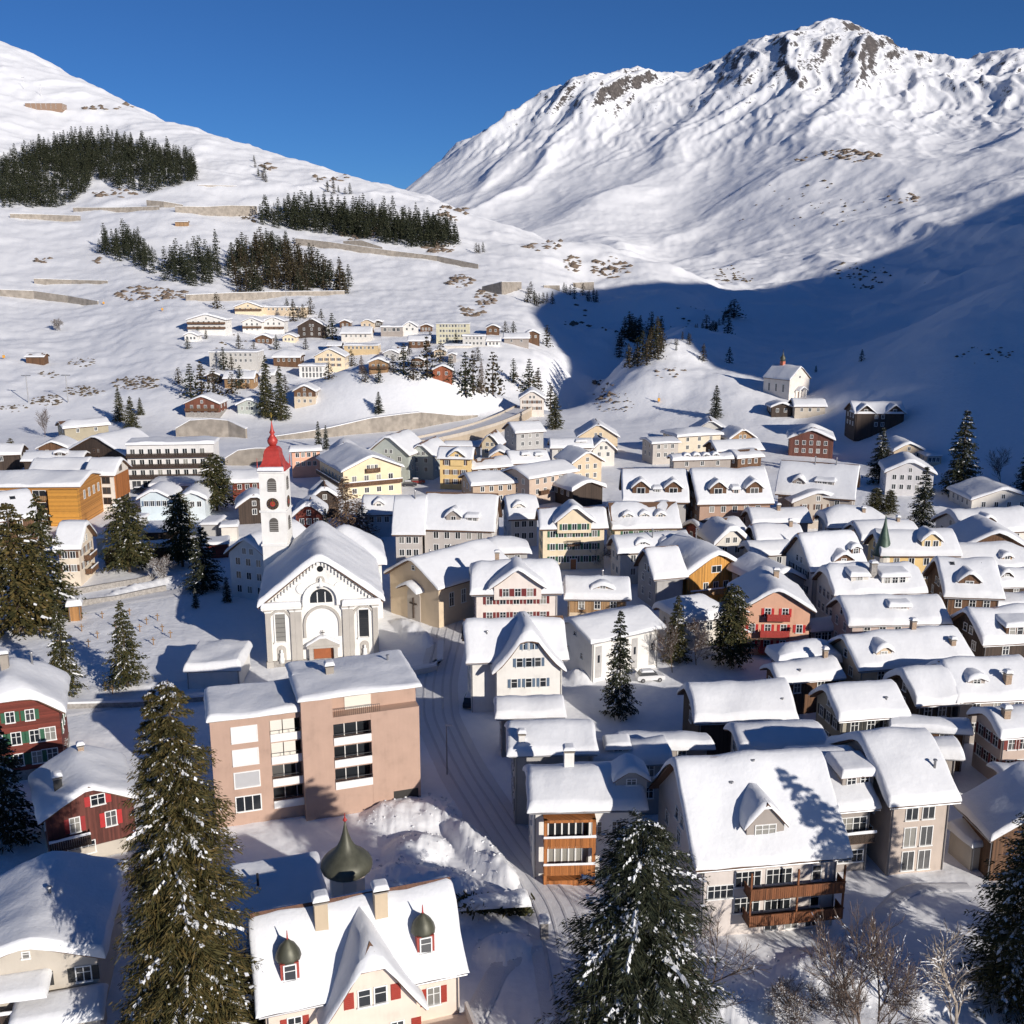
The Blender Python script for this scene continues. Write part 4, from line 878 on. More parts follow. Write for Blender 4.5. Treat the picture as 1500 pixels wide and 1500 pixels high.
# ---------------------------------------------------------------- cream villa with onion dome
def villa():
    H = house('cream villa with red shutters, front gable and onion dome turret', (379, 1489), (684, 1424), 7.5, stucco((.7, .585, .49)), 'S', ry=1303, pitch=47, t=.35, ov=.5, sh=None, auto=False, name='villa', cat='house', far=False, roofm=plain('brown_tiles', (.14, .07, .045), .8, var=.3, scale=5))
    r = H.root; xa, ya = loc_of(H, 468, 1494, 6.6); xb, yb = loc_of(H, 622, 1466, 6.6); xc = (xa+xb)/2
    wing(H, xc, min(ya, yb, -H.rf.hy-1.5), xb-xa, H.rf.hy+3.6, 6.3, H.h+H.rf.rise-6.9, .74, 1.08, t=.35, wins=None)
    yf = min(ya, yb, -H.rf.hy-1.5)+.6
    for z, n, s, w_ in ((7.2, 2, 2.4, .85), (3.9, 3, 5.4, .9)):
        for i in range(n):
            o = put_window(H, 'f', xc-s/2+s*(i+.5)/n, z, w_, 1.35, None, y=yf)
        for q in (-1, 1): link('shutter', shutter_mesh(.75, 1.35, (.33, .04, .025)), o, (xc+q*(s/2+.55)-o.location[0], 0, 0))
    window_row(H, 'f', 4.9, 1, .95, 1.5, (.33, .04, .025), off=H.wx*.72); window_row(H, 'f', 4.9, 1, .95, 1.5, (.33, .04, .025), off=-H.wx*.72); window_row(H, 'r', 4.4, 3, .95, 1.5, (.33, .04, .025))
    # terrace at the right end
    m = MB(); m.box(H.wx*.42, H.wx+.6, -H.wy-3, -H.wy-.002, -3, 3.6, H.wallmat); m.build('terrace', r)
    m = MB(); b = stucco((.7, .64, .58)); m.box(H.wx*.42, H.wx+.6, -H.wy-3.05, -H.wy-2.8, 3.6, 4.5, b); m.box(H.wx+.4, H.wx+.65, -H.wy-2.8, -H.wy-.002, 3.6, 4.5, b); m.build('terrace_parapet', r)
    # bell-roofed dormers
    for px, py in ((428, 1452), (626, 1402)):
        x, _ = loc_of(H, px, py, 9); s = .26; y = -H.rf.hy*(1-s); z = H.h+float(H.rf.z(x, y)); red = plain('dormer_red', (.3, .05, .035), .6)
        m = MB(); m.box(x-.68, x+.68, y-.15, y+2.2, z-.5, z+1.65, red); d = m.build('dormer', r)
        m = MB(); m.lathe([(.98, z+1.6), (.95, z+1.8), (.85, z+2.15), (.62, z+2.55), (.25, z+2.9), (.1, z+3.1)], M_COPPER, 10, x, y+.75); m.build('bell_roof', d, True)
        m = MB(); m.tube((x, y+.75, z+3.0), (x, y+.75, z+3.8), .08, .03, M_RED); m.build('finial', d); put_window(H, 'f', x, z+.25, .8, 1.25, None, parent=d, y=y-.16)
    for px, py, w_ in ((470, 1345, 1.0), (561, 1340, 1.0), (568, 1362, .9)):
        x, _ = loc_of(H, px, py, 12); chimney(H, x, -1.2, w_, 1.7, stucco((.5, .4, .28)))
    # onion dome on its turret behind the ridge
    p = at_y(508, 1273, H.c[1]+5.5); x, y = (p[:2]-H.c); cs, sn = math.cos(-H.rz), math.sin(-H.rz); x, y = x*cs-y*sn, x*sn+y*cs; z = p[2]
    m = MB(); m.lathe([(1.5, -2), (1.5, z-.3), (1.8, z-.1)], H.wallmat, 8, x, y, math.pi/8); t = m.build('turret', r)
    k, kz = .8, .56; pr = [(2.2, -.25), (2.62, .25), (2.72, .9), (2.55, 1.6), (2.1, 2.3), (1.45, 3.0), (.95, 3.8), (.6, 4.8), (.32, 6.0), (.14, 7.2), (.07, 7.9)]
    m = MB(); m.lathe([(r_*k, z+q*kz) for r_, q in pr], M_COPPER, 20, x, y); m.build('onion_dome', t, True)
    m = MB(); m.lathe([(.05, z+7.8*kz), (.2, z+8.1*kz), (.05, z+8.5*kz), (.03, z+9.2*kz)], M_RED, 8, x, y); m.build('finial', t)
    # lower wing behind, snow lying flat on it
    rfb = Roof('P', 4.6, 6.5, .4); m, _ = wall_shell(rfb, 4.4, 6.2, -3, H.wallmat, 7.0); q = m.build('rear_wing', r, loc=(-5.6, H.rf.hy*.55+6.3, 0)); link('snow', snow_cap(lambda a, b: rfb.z(a, b), -4.6, 4.6, -6.5, 6.5, .6), q, (0, 0, 7.0))
    for dx, dy in ((-3.5, 1), (-1, 2.5)): m = MB(); m.tube((dx, dy, 7), (dx, dy, 8.9), .12, .12, M_RED if dx < -3 else M_METAL); m.build('vent_pipe', q)
villa()
# ---------------------------------------------------------------- foreground and middle houses
H = house('brown chalet with bright red shutters and small balcony, left of the tall spruce', (57, 1207), (207, 1172), 5.8, wood((.12, .035, .025)), 'G', ry=1150, d=11, t=.6, sh=None, auto=False, far=False, plinth=(1.6, BEIGE))
window_row(H, 'f', 3.4, 1, 1.0, 1.6, (.45, .03, .03), off=1.9); window_row(H, 'f', 3.6, 1, .9, 1.6, (.3, .03, .03), off=-1.6); window_row(H, 'f', 6.1, 1, 1.3, 1.1, (.4, .03, .03), off=.8); window_row(H, 'f', .9, 1, 2.6, 1.3, off=-1.2); window_row(H, 'l', 3.4, 2); balcony(H, -H.wx, -.3, 2.7, 1.3, WDARK); chimney(H, -H.wx*.62, -2.0, .8, 1.0, plain('dark_chimney', (.03, .03, .03))); chimney(H, .3, 3, .6, .4)
H = house('beige chalet with low gable in the bottom left corner', (-75, 1432), (152, 1402), 6., BEIGE, 'G', ry=1380, d=13, t=.7, auto=False, far=False)
window_row(H, 'f', 3.6, 2, 1.1, 1.3, S_DARK, span=7, off=2.2); window_row(H, 'f', 6.4, 1, .5, .5, off=-.2); flue(H, .6, 0, .4); balcony(H, -H.wx, -.2, 1.6, 1.5, WDARK)
r2 = Roof('P', 3.4, 1.4, .7); m = MB(); m.box(-3.3, 3.3, -1.2, 1.3, -4, 0, BEIGE); q = m.build('porch', H.root, loc=(H.wx-2.9, -H.wy-1.6, 2.2)); link('snow', snow_cap(lambda a, b: r2.z(a, b), -3.4, 3.4, -1.4, 1.4, .6), q)
r3 = Roof('P', 2.6, 1.2, .6); q = link('awning', roof_slab(r3, M_EAVE, .1), H.root, (-1.2, -H.wy-1.0, 4.3)); link('snow', snow_cap(lambda a, b: r3.z(a, b), -2.6, 2.6, -1.2, 1.2, .4), q)
H = house('dark red boarded house with white windows and green shutters at the left edge', (-70, 1066), (95, 1044), 8.2, WRED, 'G', ry=1000, d=11, t=.7, auto=False, far=False, hip=.55, plinth=(1.2, M_STONE))
for z in (1.9, 4.7): window_row(H, 'f', z, 4, 1.0, 1.5, S_GREEN, span=H.wx*1.5, off=-.6); window_row(H, 'f', z, 1, 1.7, 1.6, off=H.wx-1.5)
window_row(H, 'f', 7.6, 3, .9, 1.3, S_GREEN, span=6.5); window_row(H, 'r', 4.7, 3, sh=S_GREEN); chimney(H, -.5, 0, .9, 1.5, M_CONC); flue(H, 2.2, 3)
shed('low white building under a thick block of snow beside the church', (270, 983), (352, 981), 3.0, 9, WHITE, t=1.5, name='parish_hall', cat='building', rise=.3)
H = house('beige chapel with a cross in its front niche, right of the church', (563, 840), (642, 864), 7.4, SAND, 'G', ry=816, d=19, t=.5, auto=False, cat='chapel', name='chapel', far=False)
m = MB(); pts = [(-1.7, -1), (1.7, -1)]+[(1.7*math.cos(math.pi*i/12), 4.6+1.7*math.sin(math.pi*i/12)) for i in range(13)]; m.prism(pts, 'y', -H.wy-.1, -H.wy-.002, stucco((.5, .45, .4))); o = m.build('niche', H.root)
m = MB(); m.box(-.12, .12, -H.wy-.35, -H.wy-.11, .5, 4.3, WDARK); m.box(-.9, .9, -H.wy-.35, -H.wy-.11, 3.1, 3.35, WDARK); m.build('cross', o)
r2 = Roof('G', 2.6, 1, 1.4); q = link('niche_roof', roof_slab(r2, M_EAVE, .15), H.root, (0, -H.wy-.7, 5.9)); link('snow', snow_cap(lambda a, b: r2.z(a, b, .4), -2.6, 2.6, -1, 1, .5), q)
window_row(H, 'r', 3.5, 5, 1.0, 2.4); window_row(H, 'f', 9.4, 1, .7, .7); [flue(H, -2.0, y, .5) for y in (-3, 2)]; dormer(H, 1, .5, 1, 1) if 0 else None
H = house('white house with dark red shutters and broad curved front gable', (690, 872), (823, 870), 8.2, stucco((.76, .68, .62)), 'S', ry=815, pitch=42, t=.8, sh=S_DRED, hip=.6, wf=5, wl=3, far=False)
wing(H, .2, -H.rf.hy-1.0, H.W*.62, H.rf.hy+2, 9.6, 3.4, None, 1.15, ov=.75, mat=H.wallmat, base=7.4, wins=[(8.0, 3, 6.0)], sh=S_DRED, win=(.95, 1.3), t=.6); chimney(H, -3, 1)
H = house('domed snowy hip roof just behind the house with dark red shutters', (703, 812), (778, 810), 6.5, GREY, 'S', ry=780, pitch=34, t=.9, hip=0., wf=3)
H = house('white house with blue-grey shutters under a steep flared front gable', (683, 972), (832, 966), 7.6, WHITE, 'S', ry=897, pitch=46, t=.7, sh=None, wf=0, wl=3, far=False, flare=1.15)
xa, ya = loc_of(H, 722, 985, 7.0); xb, yb = loc_of(H, 827, 978, 7.0); wing(H, (xa+xb)/2, min(ya, yb, -H.rf.hy-2), xb-xa, H.rf.hy+4, 6.8, (xb-xa)/2*1.25, .74, 1.3, wins=[(4.4, 3, 6.), (1.5, 4, 6.5), (7.4, 3, 3.8), (9.9, 2, 1.4)], sh=S_BLUE, win=(.8, 1.25)); flue(H, -4, -2, .3)
H = house('low house with plain snowy roof below the steep flared gable', (727, 1053), (828, 1050), 5.6, TAUPE, 'S', ry=1017, pitch=30, t=.7, wf=3, far=False)
H = house('tall grey house with snowy roof where the street bends', (745, 1107), (875, 1104), 8.8, GREY, 'S', ry=1054, pitch=27, t=.6, wf=0, wl=3, far=False, sh=S_DARK); chimney(H, -H.wx+.8, -H.wy+.3, .7, .9, WHITE)
H = house('white house with orange wooden two-storey loggia beside the street', (775, 1190), (948, 1186), 7.8, WHITE, 'S', ry=1118, pitch=27, t=.75, auto=False, far=False, ov=.5)
window_row(H, 'l', 5, 2, .8, 1.2, span=6); window_row(H, 'l', 2, 2, .8, 1.2, span=6); window_row(H, 'f', 5, 3, .9, 1.3, off=H.wx*.55, span=6); chimney(H, -1.5, .5, 1.0, 1.4, WHITE)
def loggia(H, x0, x1, y0, y1):
    m = MB(); o_ = WORANGE
    for xx in (x0, x1-.35): m.box(xx, xx+.35, y0, y0+.35, -2, 7.3, o_)
    m.box(x0, x1, y0+.02, y1, -2, .6, o_)
    for z in (1.6, 4.6): m.box(x0+.02, x1-.02, y0+.05, y1, z-.2, z, o_)
    m.box(x0, x1, y0, y1, 7.0, 7.3, o_); lo = m.build('loggia_frame', H.root)
    for z in (1.6, 4.6):
        m = MB(); n = int((x1-x0)/.22)
        for i in range(n): m.box(x0+(x1-x0)*i/n+.01, x0+(x1-x0)*(i+1)/n-.01, y0-.1, y0-.03, z-.35, z+.85, o_)
        b = m.build('balustrade', H.root); link('snow', snow_cap(lambda a, c: 0*a, x0, x1, y0-.12, y0+.0, .14, e=.1, over=0), b, (0, 0, z+.86))
        for i in range(7): m = MB(); xx = x0+.5+(x1-x0-1)*i/6; m.box(xx-.08, xx+.08, y1-.16, y1-.06, z, z+2.2, M_FRAME); m.build('post', H.root)
        m = MB(); m.box(x0+.4, x1-.4, y1-.05, y1-.01, z, z+2.3, M_GLASS); m.build('glazing', H.root)
xa, _ = loc_of(H, 797, 1200, 7.5); xb, _ = loc_of(H, 874, 1200, 7.5); loggia(H, xa, xb, -H.wy-1.3, -H.wy-.02); 
dormer(H, 4.6, .45, 3.2, .9, 1.1, col=GREY)
H = house('big pale house with huge snow roof, wooden balconies and one gabled dormer', (1020, 1276), (1247, 1256), 7.6, stucco((.62, .56, .52)), 'S', ry=1097, pitch=42, t=.55, wf=0, wl=3, far=False, sh=None, ov=.9)
for z in (2.0, 4.7):
    balcony(H, -H.wx*.38, H.wx+.1, z, 1.7, wood((.2, .075, .03)), posts=3, snow=False); window_row(H, 'f', z+.3, 2, 2.4, 1.5, off=-.6, span=6); window_row(H, 'f', z+.3, 1, .8, 1.5, off=H.wx*.7)
window_row(H, 'f', 4.0, 1, 2.4, 1.3, off=-H.wx*.72); window_row(H, 'f', 0.2, 3, 1.2, .9, off=2.4, span=6); dormer(H, -.4, .2, 3.6, 1.5, 2.1, col=TAUPE, wins=1, ww=1.9); skylight(H, -1.0, .72); skylight(H, .8, .72); flue(H, -2.4, -2.4, .1); flue(H, .2, -1, .2)
H = house('beige rendered house with tall dark glass doors, right of the big balconied house', (1303, 1183), (1407, 1174), 8., stucco((.5, .42, .36)), 'S', ry=1108, pitch=32, t=.85, auto=False, far=False, d=14)
for z, hh in ((6.0, 1.3), (3.0, 2.1), (.3, 2.1)): window_row(H, 'f', z, 2, 1.25, hh, span=3.6, kind='plain')
window_row(H, 'l', 5.2, 2); window_row(H, 'l', 2.2, 2); flue(H, H.wx-.9, -H.wy+1.8, 1.0)
H = house('recessed wing with terrace between the big balconied house and the beige house', (1222, 1190), (1290, 1184), 7.2, TAUPE, 'S', ry=1112, pitch=28, t=.7, d=13, auto=False, far=False)
dormer(H, .9, .3, 3.4, 1.3, .4, kind='shed', wins=2, t=.7); balcony(H, -H.wx, H.wx, 4.0, 1.4, WDARK); window_row(H, 'f', 4.3, 2, 1.4, 1.7); window_row(H, 'f', 1.0, 2, 1.2, 1.3)
H = house('brown barn showing a broad shaded snow slope at the right edge', (1398, 1178), (1452, 1232), 5., WBROWN, 'S', ry=1148, d=14, pitch=32, t=.7, auto=False, far=False, name='barn', cat='barn')
shed('tiny hut with snowy roof half behind the spruce at the right edge', (1424, 1240), (1478, 1232), 3.0, 4, BEIGE, t=.7, name='hut', cat='hut')
# ---------------------------------------------------------------- rows of village houses, near to far
def h(label, ax, ay, bx, by, hh, wall, ry, pitch=34, **k): return house(label, (ax, ay), (bx, by), hh, wall, 'S', ry=ry, pitch=pitch, **k)
def g(label, ax, ay, bx, by, hh, wall, ry, d=None, **k): return house(label, (ax, ay), (bx, by), hh, wall, 'G', ry=ry, d=d, **k)
# right-hand rows
H = h('dark boarded barn with broad white roof, right of the lone tree by the car', 1018, 1060, 1169, 1055, 5.5, WDARK, 993, 33, t=.9, wf=0, wl=1, far=False, name='barn', cat='barn'); flue(H, 5, -3, .2)
H = h('flat-looking white roof between the dark barn and the big balconied house', 1084, 1103, 1217, 1098, 6.0, BEIGE, 1055, 25, t=.9, wf=2, far=False)
H = h('low shaded roof with small dormer behind the orange loggia', 868, 1122, 985, 1118, 6.6, GREY, 1082, 26, t=.8, wf=3, far=False, hip=.3); dormer(H, -1.5, .4, 2.4, .6, .5, kind='shed')
H = h('rounded snowy roof meeting the dark barn at its lower left corner', 905, 1099, 1046, 1096, 5.2, TAUPE, 1071, 24, t=.9, wf=2, far=False, hip=.4)
H = h('small brown house with thick snow roof, chimney shadow at its eave', 1140, 1002, 1238, 993, 5.2, WBROWN, 962, 30, t=.9, wf=2, far=False); flue(H, -1.5, -2, .1); chimney(H, H.wx-1, 0, .6, .6)
H = h('domed snow roof behind the small brown house with thick snow', 1140, 972, 1232, 968, 6.0, WBROWN, 937, 30, t=1.0, wf=2, hip=0.)
H = h('olive-grey gabled house with four dark windows in its left gable', 1229, 1057, 1332, 1049, 6.4, stucco((.36, .33, .27)), 995, 36, t=.75, wf=3, wl=3, far=False, sh=S_DARK); flue(H, 2.2, -2.6, .3)
H = h('long low roof in front of the olive-grey gabled house', 1262, 1104, 1412, 1112, 4.6, TAUPE, 1077, 22, t=.95, wf=2, far=False)
H = h('half-shaded low roof beside the pinkish gable house', 1305, 1068, 1425, 1075, 5.4, WBROWN, 1048, 22, t=.9, wf=2, far=False)
H = h('pinkish gable house with dark red shutters near the right edge', 1466, 1082, 1560, 1076, 6.6, stucco((.5, .4, .34)), 1030, 30, t=.85, wf=4, wl=3, far=False, sh=(.2, .04, .03)); chimney(H, -2.5, -1.5, .8, .8)
H = h('grey flat-roofed house below the pinkish gable house', 1470, 1142, 1570, 1140, 4., TAUPE, 1118, 15, t=.6, wf=2, far=False)
H = h('wide white roof with one eyebrow dormer near the right edge', 1402, 1030, 1530, 1024, 6.2, TAUPE, 957, 35, t=.8, wf=3, wl=2); dormer(H, -2.6, .3, 2.2, .8, .5); chimney(H, 1.5, -3.8, .8, 1.2)
H = h('narrow roof tucked against the eyebrow-dormer house', 1342, 1035, 1408, 1031, 6.0, WDARK, 973, 35, t=.85, wf=2, wl=1)
H = h('ochre gabled house with long roof and one small gable dormer', 1258, 984, 1428, 970, 6.4, SAND, 918, 36, t=.7, wf=4, wl=2, far=False); dormer(H, -4.6, .25, 2.2, 1.0); chimney(H, 2, 0, .7, .6); chimney(H, H.wx-1.8, -3, .7, .7)
H = h('snow roof with one large skylight box in the middle', 1243, 917, 1394, 914, 7.0, stucco((.5, .4, .36)), 867, 33, t=.7, wf=5, wl=2); dormer(H, 0.6, .42, 3.0, .6, .3, kind='shed', wins=2, t=.6)
H = h('white house with tall chimney and three-window dormer among the right rows', 1222, 873, 1358, 869, 7.6, OFFW, 821, 38, t=.7, wf=4, wl=4, hip=.7); dormer(H, 2.8, .22, 4.6, 1.5, .5, kind='shed', wins=3, t=.6, col=WHITE); dormer(H, -3.2, .3, 3.0, 1.3, .5, kind='shed', wins=1, t=.6); chimney(H, -.6, -H.wy+1.6, 1.0, 2.2, M_STONE)
H = h('tall white roof with single gabled dormer right of the chimney house', 1383, 875, 1472, 878, 7.0, WBROWN, 812, 38, t=.8, wf=3, wl=2); dormer(H, -.6, .2, 3.4, 1.2, 1.5, col=WBROWN, ww=1.2); [skylight(H, x, .7, .6, .7) for x in (-2.6, 2.6)]
H = h('dark-gabled house with boarded bay, right edge of the middle rows', 1440, 946, 1560, 940, 6.0, WDARK, 882, 38, t=.8, wf=2, wl=2); dormer(H, -.5, .12, 4.4, 1.6, .6, kind='shed', wins=3, col=WBROWN)
H = g('salmon house with red shutters and two red balconies', 1083, 895, 1195, 897, 7.6, SALMON, 860, 13, t=.6, auto=False, far=False, eavem=WBROWN)
for z in (1.2, 3.9): window_row(H, 'f', z, 4, .9, 1.3, S_LRED, span=10); balcony(H, -2.6, 2.0, z-.4, 1.2, plain('red_rail', (.4, .05, .04), .6), snow=False)
window_row(H, 'f', 6.5, 2, .9, 1.4, S_LRED, span=5.5); balcony(H, -1.6, 2.0, 6.2, 1.1, plain('red_rail', (.4, .05, .04), .6), snow=False); chimney(H, 1, 1, .8, .8); window_row(H, 'l', 4, 3)
H = h('grey annexe in the shade to the right of the salmon house', 1188, 925, 1235, 922, 3.6, GREY, 905, 20, t=.7, wf=3)
H = g('half-shaded roof with dark gable behind the salmon house', 1118, 860, 1186, 852, 6.4, GREY, 832, 12, t=.8, wf=3)
H = h('tall white-walled gable house with two small gable dormers', 1188, 839, 1272, 834, 9., OFFW, 773, 44, t=.7, wf=3, wl=3, sh=S_DARK); dormer(H, 1.0, .12, 3.4, .8, 1.2, col=WBROWN); dormer(H, 3.8, .3, 1.6, 1.4, .5, col=WBROWN)
H = h('snow roof with pale yellow twin-window dormer behind the right rows', 1290, 815, 1408, 815, 8., YEL, 772, 38, t=.75, wf=4); dormer(H, 2.2, .2, 3.6, 1.7, 1.6, col=stucco((.72, .55, .3)), wins=2)
def cone_turret():
    p = at_z(1293, 815, 7.5); o = empty('turret', (p[0], p[1], 0), 0, 'green copper cone roof of a round turret among snow roofs', 'turret')
    m = MB(); m.lathe([(1.5, -1), (1.5, 8)], OFFW, 14); m.build('wall', o); m = MB(); m.lathe([(2.0, 7.8), (1.75, 8.3), (1.0, 11), (.35, 13.6), (.05, 15.5)], plain('green_copper', (.06, .1, .075), .5, .2, var=.3), 14); m.build('cone_roof', o, True)
cone_turret()
H = h('brown chalet with low gable at the right edge, fifth row', 1395, 834, 1520, 830, 5., WBROWN, 793, 26, t=.8, wf=3, hip=.5); dormer(H, 3, .2, 2, .7, .6, col=WTAN)
H = g('chalet with white-framed gable window near the right edge', 1402, 808, 1520, 812, 5.4, WBROWN, 775, 14, t=.8, wf=3); 
H = h('wide chalet roof with side dormer at the right edge, in low sun', 1412, 782, 1520, 778, 5.5, OFFW, 742, 28, t=.8, wf=3); dormer(H, -2, .25, 2.6, 1, 1, col=WBROWN)
H = h('dark small barn roof at the right edge beneath the fifth row', 1445, 862, 1540, 858, 4.6, WDARK, 828, 34, t=.8, wf=1, name='barn', cat='barn'); dormer(H, -2, .3, 2, .8, 1, col=WDARK)
H = h('shaded flat roof left of the dark-gabled house', 1455, 890, 1530, 888, 4.4, GREY, 868, 16, t=.8, wf=2)
# middle rows
H = h('white parish hall with tall narrow windows and plain gable', 866, 943, 974, 919, 6.6, WHITE, 898, 20, t=.55, auto=False, far=False, name='hall', cat='building', d=10.5)
for i in range(4):
    m = MB(); x = -H.wx+1.2+(2*H.wx-2.4)*i/3; m.box(x-.55, x+.55, -H.wy-.06, -H.wy-.002, .6, 5.6, plain('tall_shutter', (.42, .41, .4), .6)); o = m.build('tall_window', H.root); m = MB(); m.box(x-.2, x+.2, -H.wy-.08, -H.wy-.06, 3, 4.2, M_GLASS); m.build('pane', o)
window_row(H, 'l', 6.2, 1, .6, .6); window_row(H, 'l', 3, 2, .6, .9); window_row(H, 'r', 3, 2)
H = h('house with wide eyebrow dormer and boarded upper floor', 827, 878, 924, 879, 5.2, SAND, 841, 34, t=.8, wf=3, split=(2.6, WTAN)); dormer(H, .9, .3, 3.6, .35, .8, col=WTAN); flue(H, 1, 0, .7)
H = g('honey-coloured timber chalet with open gable, centre right', 1005, 846, 1098, 836, 5.8, WHONEY, 806, 15, t=.9, auto=False); window_row(H, 'f', 6.0, 1, 1.9, 1.2); window_row(H, 'f', 2.9, 3, .9, 1.2, span=6.4); balcony(H, -H.wx, 1.0, 2.2, 1.3, WTAN); window_row(H, 'l', 3, 3); flue(H, .5, 2)
H = h('grey steep-gabled barn left of the honey timber chalet', 958, 850, 1008, 846, 6.0, GREY, 795, 44, t=.7, wf=0, wl=2, name='barn', cat='barn')
H = h('small house with half-shaded hip roof behind the lone pines', 995, 915, 1066, 905, 5.2, OFFW, 868, 34, t=.8, wf=2, hip=.3)
H = h('house with two bulging roof dormers beside the green-shuttered house', 905, 812, 1015, 806, 6.6, OFFW, 776, 38, t=.8, wf=4, wl=2); dormer(H, -2.5, .2, 2.4, .6, .7); dormer(H, 2.6, .2, 2.4, .6, .7); flue(H, 0, -1.5)
H = h('cream house with green shutters, curved gable and central balcony', 791, 776, 891, 774, 8.8, CREAM, 738, 38, t=.7, sh=S_GREEN, wf=6, wl=2, floors=3)
wing(H, 0, -H.rf.hy-1.0, H.W*.6, H.rf.hy+2, 10.4, 3.4, None, 1.15, ov=.75, mat=CREAM, base=8.0, wins=[(8.7, 3, 6)], sh=S_GREEN, t=.6); balcony(H, -1.3, 1.3, 5.4, 1, M_METAL, solid=False, snow=False); door(H, 0, 1.2, 2.2, (.35, .14, .05))
H = h('house with three small round dormers in one roof slope', 897, 776, 998, 774, 7.6, CREAM, 731, 40, t=.7, sh=S_GREEN, wf=5, wl=3); [dormer(H, x, .3, 1.7, .9, .6) for x in (-3.8, -.3, 3.2)]
H = h('left of two big grey houses with cross-window gable dormers', 912, 736, 1010, 737, 9., GREY, 682, 42, t=.7, wf=4, wl=3, far=True); [dormer(H, x, .18, 3.8, 1.7, 1.7, col=WBROWN, ww=1.7) for x in (-3.4, 4.0)]; dormer(H, .4, .2, 1.5, 1.2, .3, kind='shed')
H = h('right of two big grey houses with cross-window gable dormers', 1022, 740, 1134, 738, 9., stucco((.42, .28, .21)), 681, 42, t=.7, wf=5, wl=3); dormer(H, -3.8, .2, 3.8, 1.7, 1.7, col=WBROWN, ww=1.7); dormer(H, 4.6, .2, 3.8, 1.7, 1.7, col=WBROWN, ww=1.7); dormer(H, .4, .22, 1.5, 1.2, .3, kind='shed')
H = h('large house with dark gable and white roof behind the stone gable house', 1135, 724, 1252, 733, 7.6, TAUPE, 673, 40, t=.7, wf=4, wl=2); dormer(H, -4, .25, 2.6, 1, 1.2); dormer(H, 2, .3, 4.2, 1, .4, kind='shed', wins=3); flue(H, -1, -1); flue(H, 4, -1)
H = g('stone-coloured gable house with red-brown window bands', 1160, 737, 1240, 736, 6.6, stucco((.46, .4, .34)), 719, 12, t=.6, wf=3, sh=S_BROWN)
H = h('long low snow roof in the row below the stone gable house', 1102, 768, 1190, 766, 6.2, TAUPE, 740, 32, t=.8, wf=4); chimney(H, 0, -1, .7, .7)
H = h('pair of joined dark gables left of the tall white-walled gable', 1108, 797, 1180, 795, 5.8, WDARK, 762, 38, t=.7, wf=2, wl=1); chimney(H, 3, -1, .7, .7)
H = h('bulging snow roof with tangled antenna in the sixth row', 1212, 774, 1300, 774, 6.6, BLUEG, 738, 36, t=.9, wf=3, hip=.4); chimney(H, 2, -2, .7, .7)
H = h('plain gabled roof left of the lit spruce, sixth row', 1262, 792, 1350, 788, 6.2, OFFW, 758, 34, t=.8, wf=3); chimney(H, 3, -1, .6, .6)
H = h('rust-edged low roof between the grey dormer houses and timber chalet', 1030, 785, 1095, 778, 5.2, WRED, 755, 28, t=.8, wf=2)
H = g('small white gable below the rust-edged roof', 1046, 800, 1100, 797, 5., OFFW, 770, 10, t=.7, wf=2)
H = h('shaded dark house in the gap right of the timber chalet', 1100, 815, 1165, 812, 5.4, GREY, 790, 28, t=.8, wf=2)
H = h('large pale house with twin dormers, right half of the double roof', 616, 776, 724, 779, 8., stucco((.5, .46, .43)), 718, 44, t=.5, wf=5, wl=0, wr=4); dormer(H, -1.0, .2, 3.0, 1.2, 1.4, col=TAUPE); dormer(H, 3.0, .2, 2.4, 1.0, .3, kind='shed', wins=2)
H = h('large pale house, left half of the double roof with forked flue', 574, 784, 622, 784, 7.2, stucco((.5, .46, .43)), 722, 44, t=.5, wf=3, wl=3); flue(H, 1, -1)
H = h('house with a single dormer and dim blue front left of the green-shuttered house', 745, 762, 792, 760, 6.4, OFFW, 722, 36, t=.8, wf=3); dormer(H, -1, .3, 2.4, 1, .9)
H = h('house with small white arched dormer behind the bare larch', 530, 755, 580, 754, 5.4, BLUEG, 722, 34, t=.7, wf=3); dormer(H, 0, .3, 2, 1, .9, col=WHITE)
H = g('blue-shaded white house left of the church tower', 328, 812, 392, 820, 8.4, stucco((.6, .64, .66)), 785, 16, t=.7, wf=3, wl=3, far=True)
H = g('red-gabled wooden house right of the church tower', 428, 758, 476, 757, 4.6, WRED, 735, 9, t=.8, wf=3)
H = g('dark brown barn with steep roof behind the tower', 452, 735, 500, 733, 4.6, WDARK, 712, 10, t=.8, wf=0, name='barn', cat='barn')
H = g('dark wooden barn left of the tower among snow heaps', 345, 745, 400, 742, 4.2, WDARK, 722, 9, t=.9, wf=1, name='barn', cat='barn')
H = h('red-brown long barn behind the tower', 336, 708, 398, 706, 5.0, WRED, 686, 24, t=.7, wf=4, name='barn', cat='barn')
# far middle of the village
H = g('cream inn with wide gable and brown balcony below the knoll', 500, 692, 592, 684, 7.6, stucco((.74, .62, .42)), 667, 24, t=.5, auto=False, cat='hotel', name='inn'); window_row(H, 'f', 4.6, 4, 1.2, 1.4, span=14); window_row(H, 'f', 7.6, 3, .8, 1.2, span=3.4); balcony(H, -H.wx, H.wx, 3.6, 1.2, WBROWN); balcony(H, -2, 2, 7.0, 1, WBROWN, snow=False); window_row(H, 'l', 4.6, 6); window_row(H, 'f', 1.2, 4, 1.2, 1.4, span=14); balcony(H, -11, 11, 3.6, 1.2, WDARK, face='l')
H = h('peach house with small windows left of the cream inn', 424, 662, 472, 660, 8.2, stucco((.72, .4, .28)), 650, 30, t=.5, wf=4)
H = g('small grey gable house directly behind the cream inn', 482, 665, 524, 664, 5.4, GREENG, 648, 12, t=.6, wf=2)
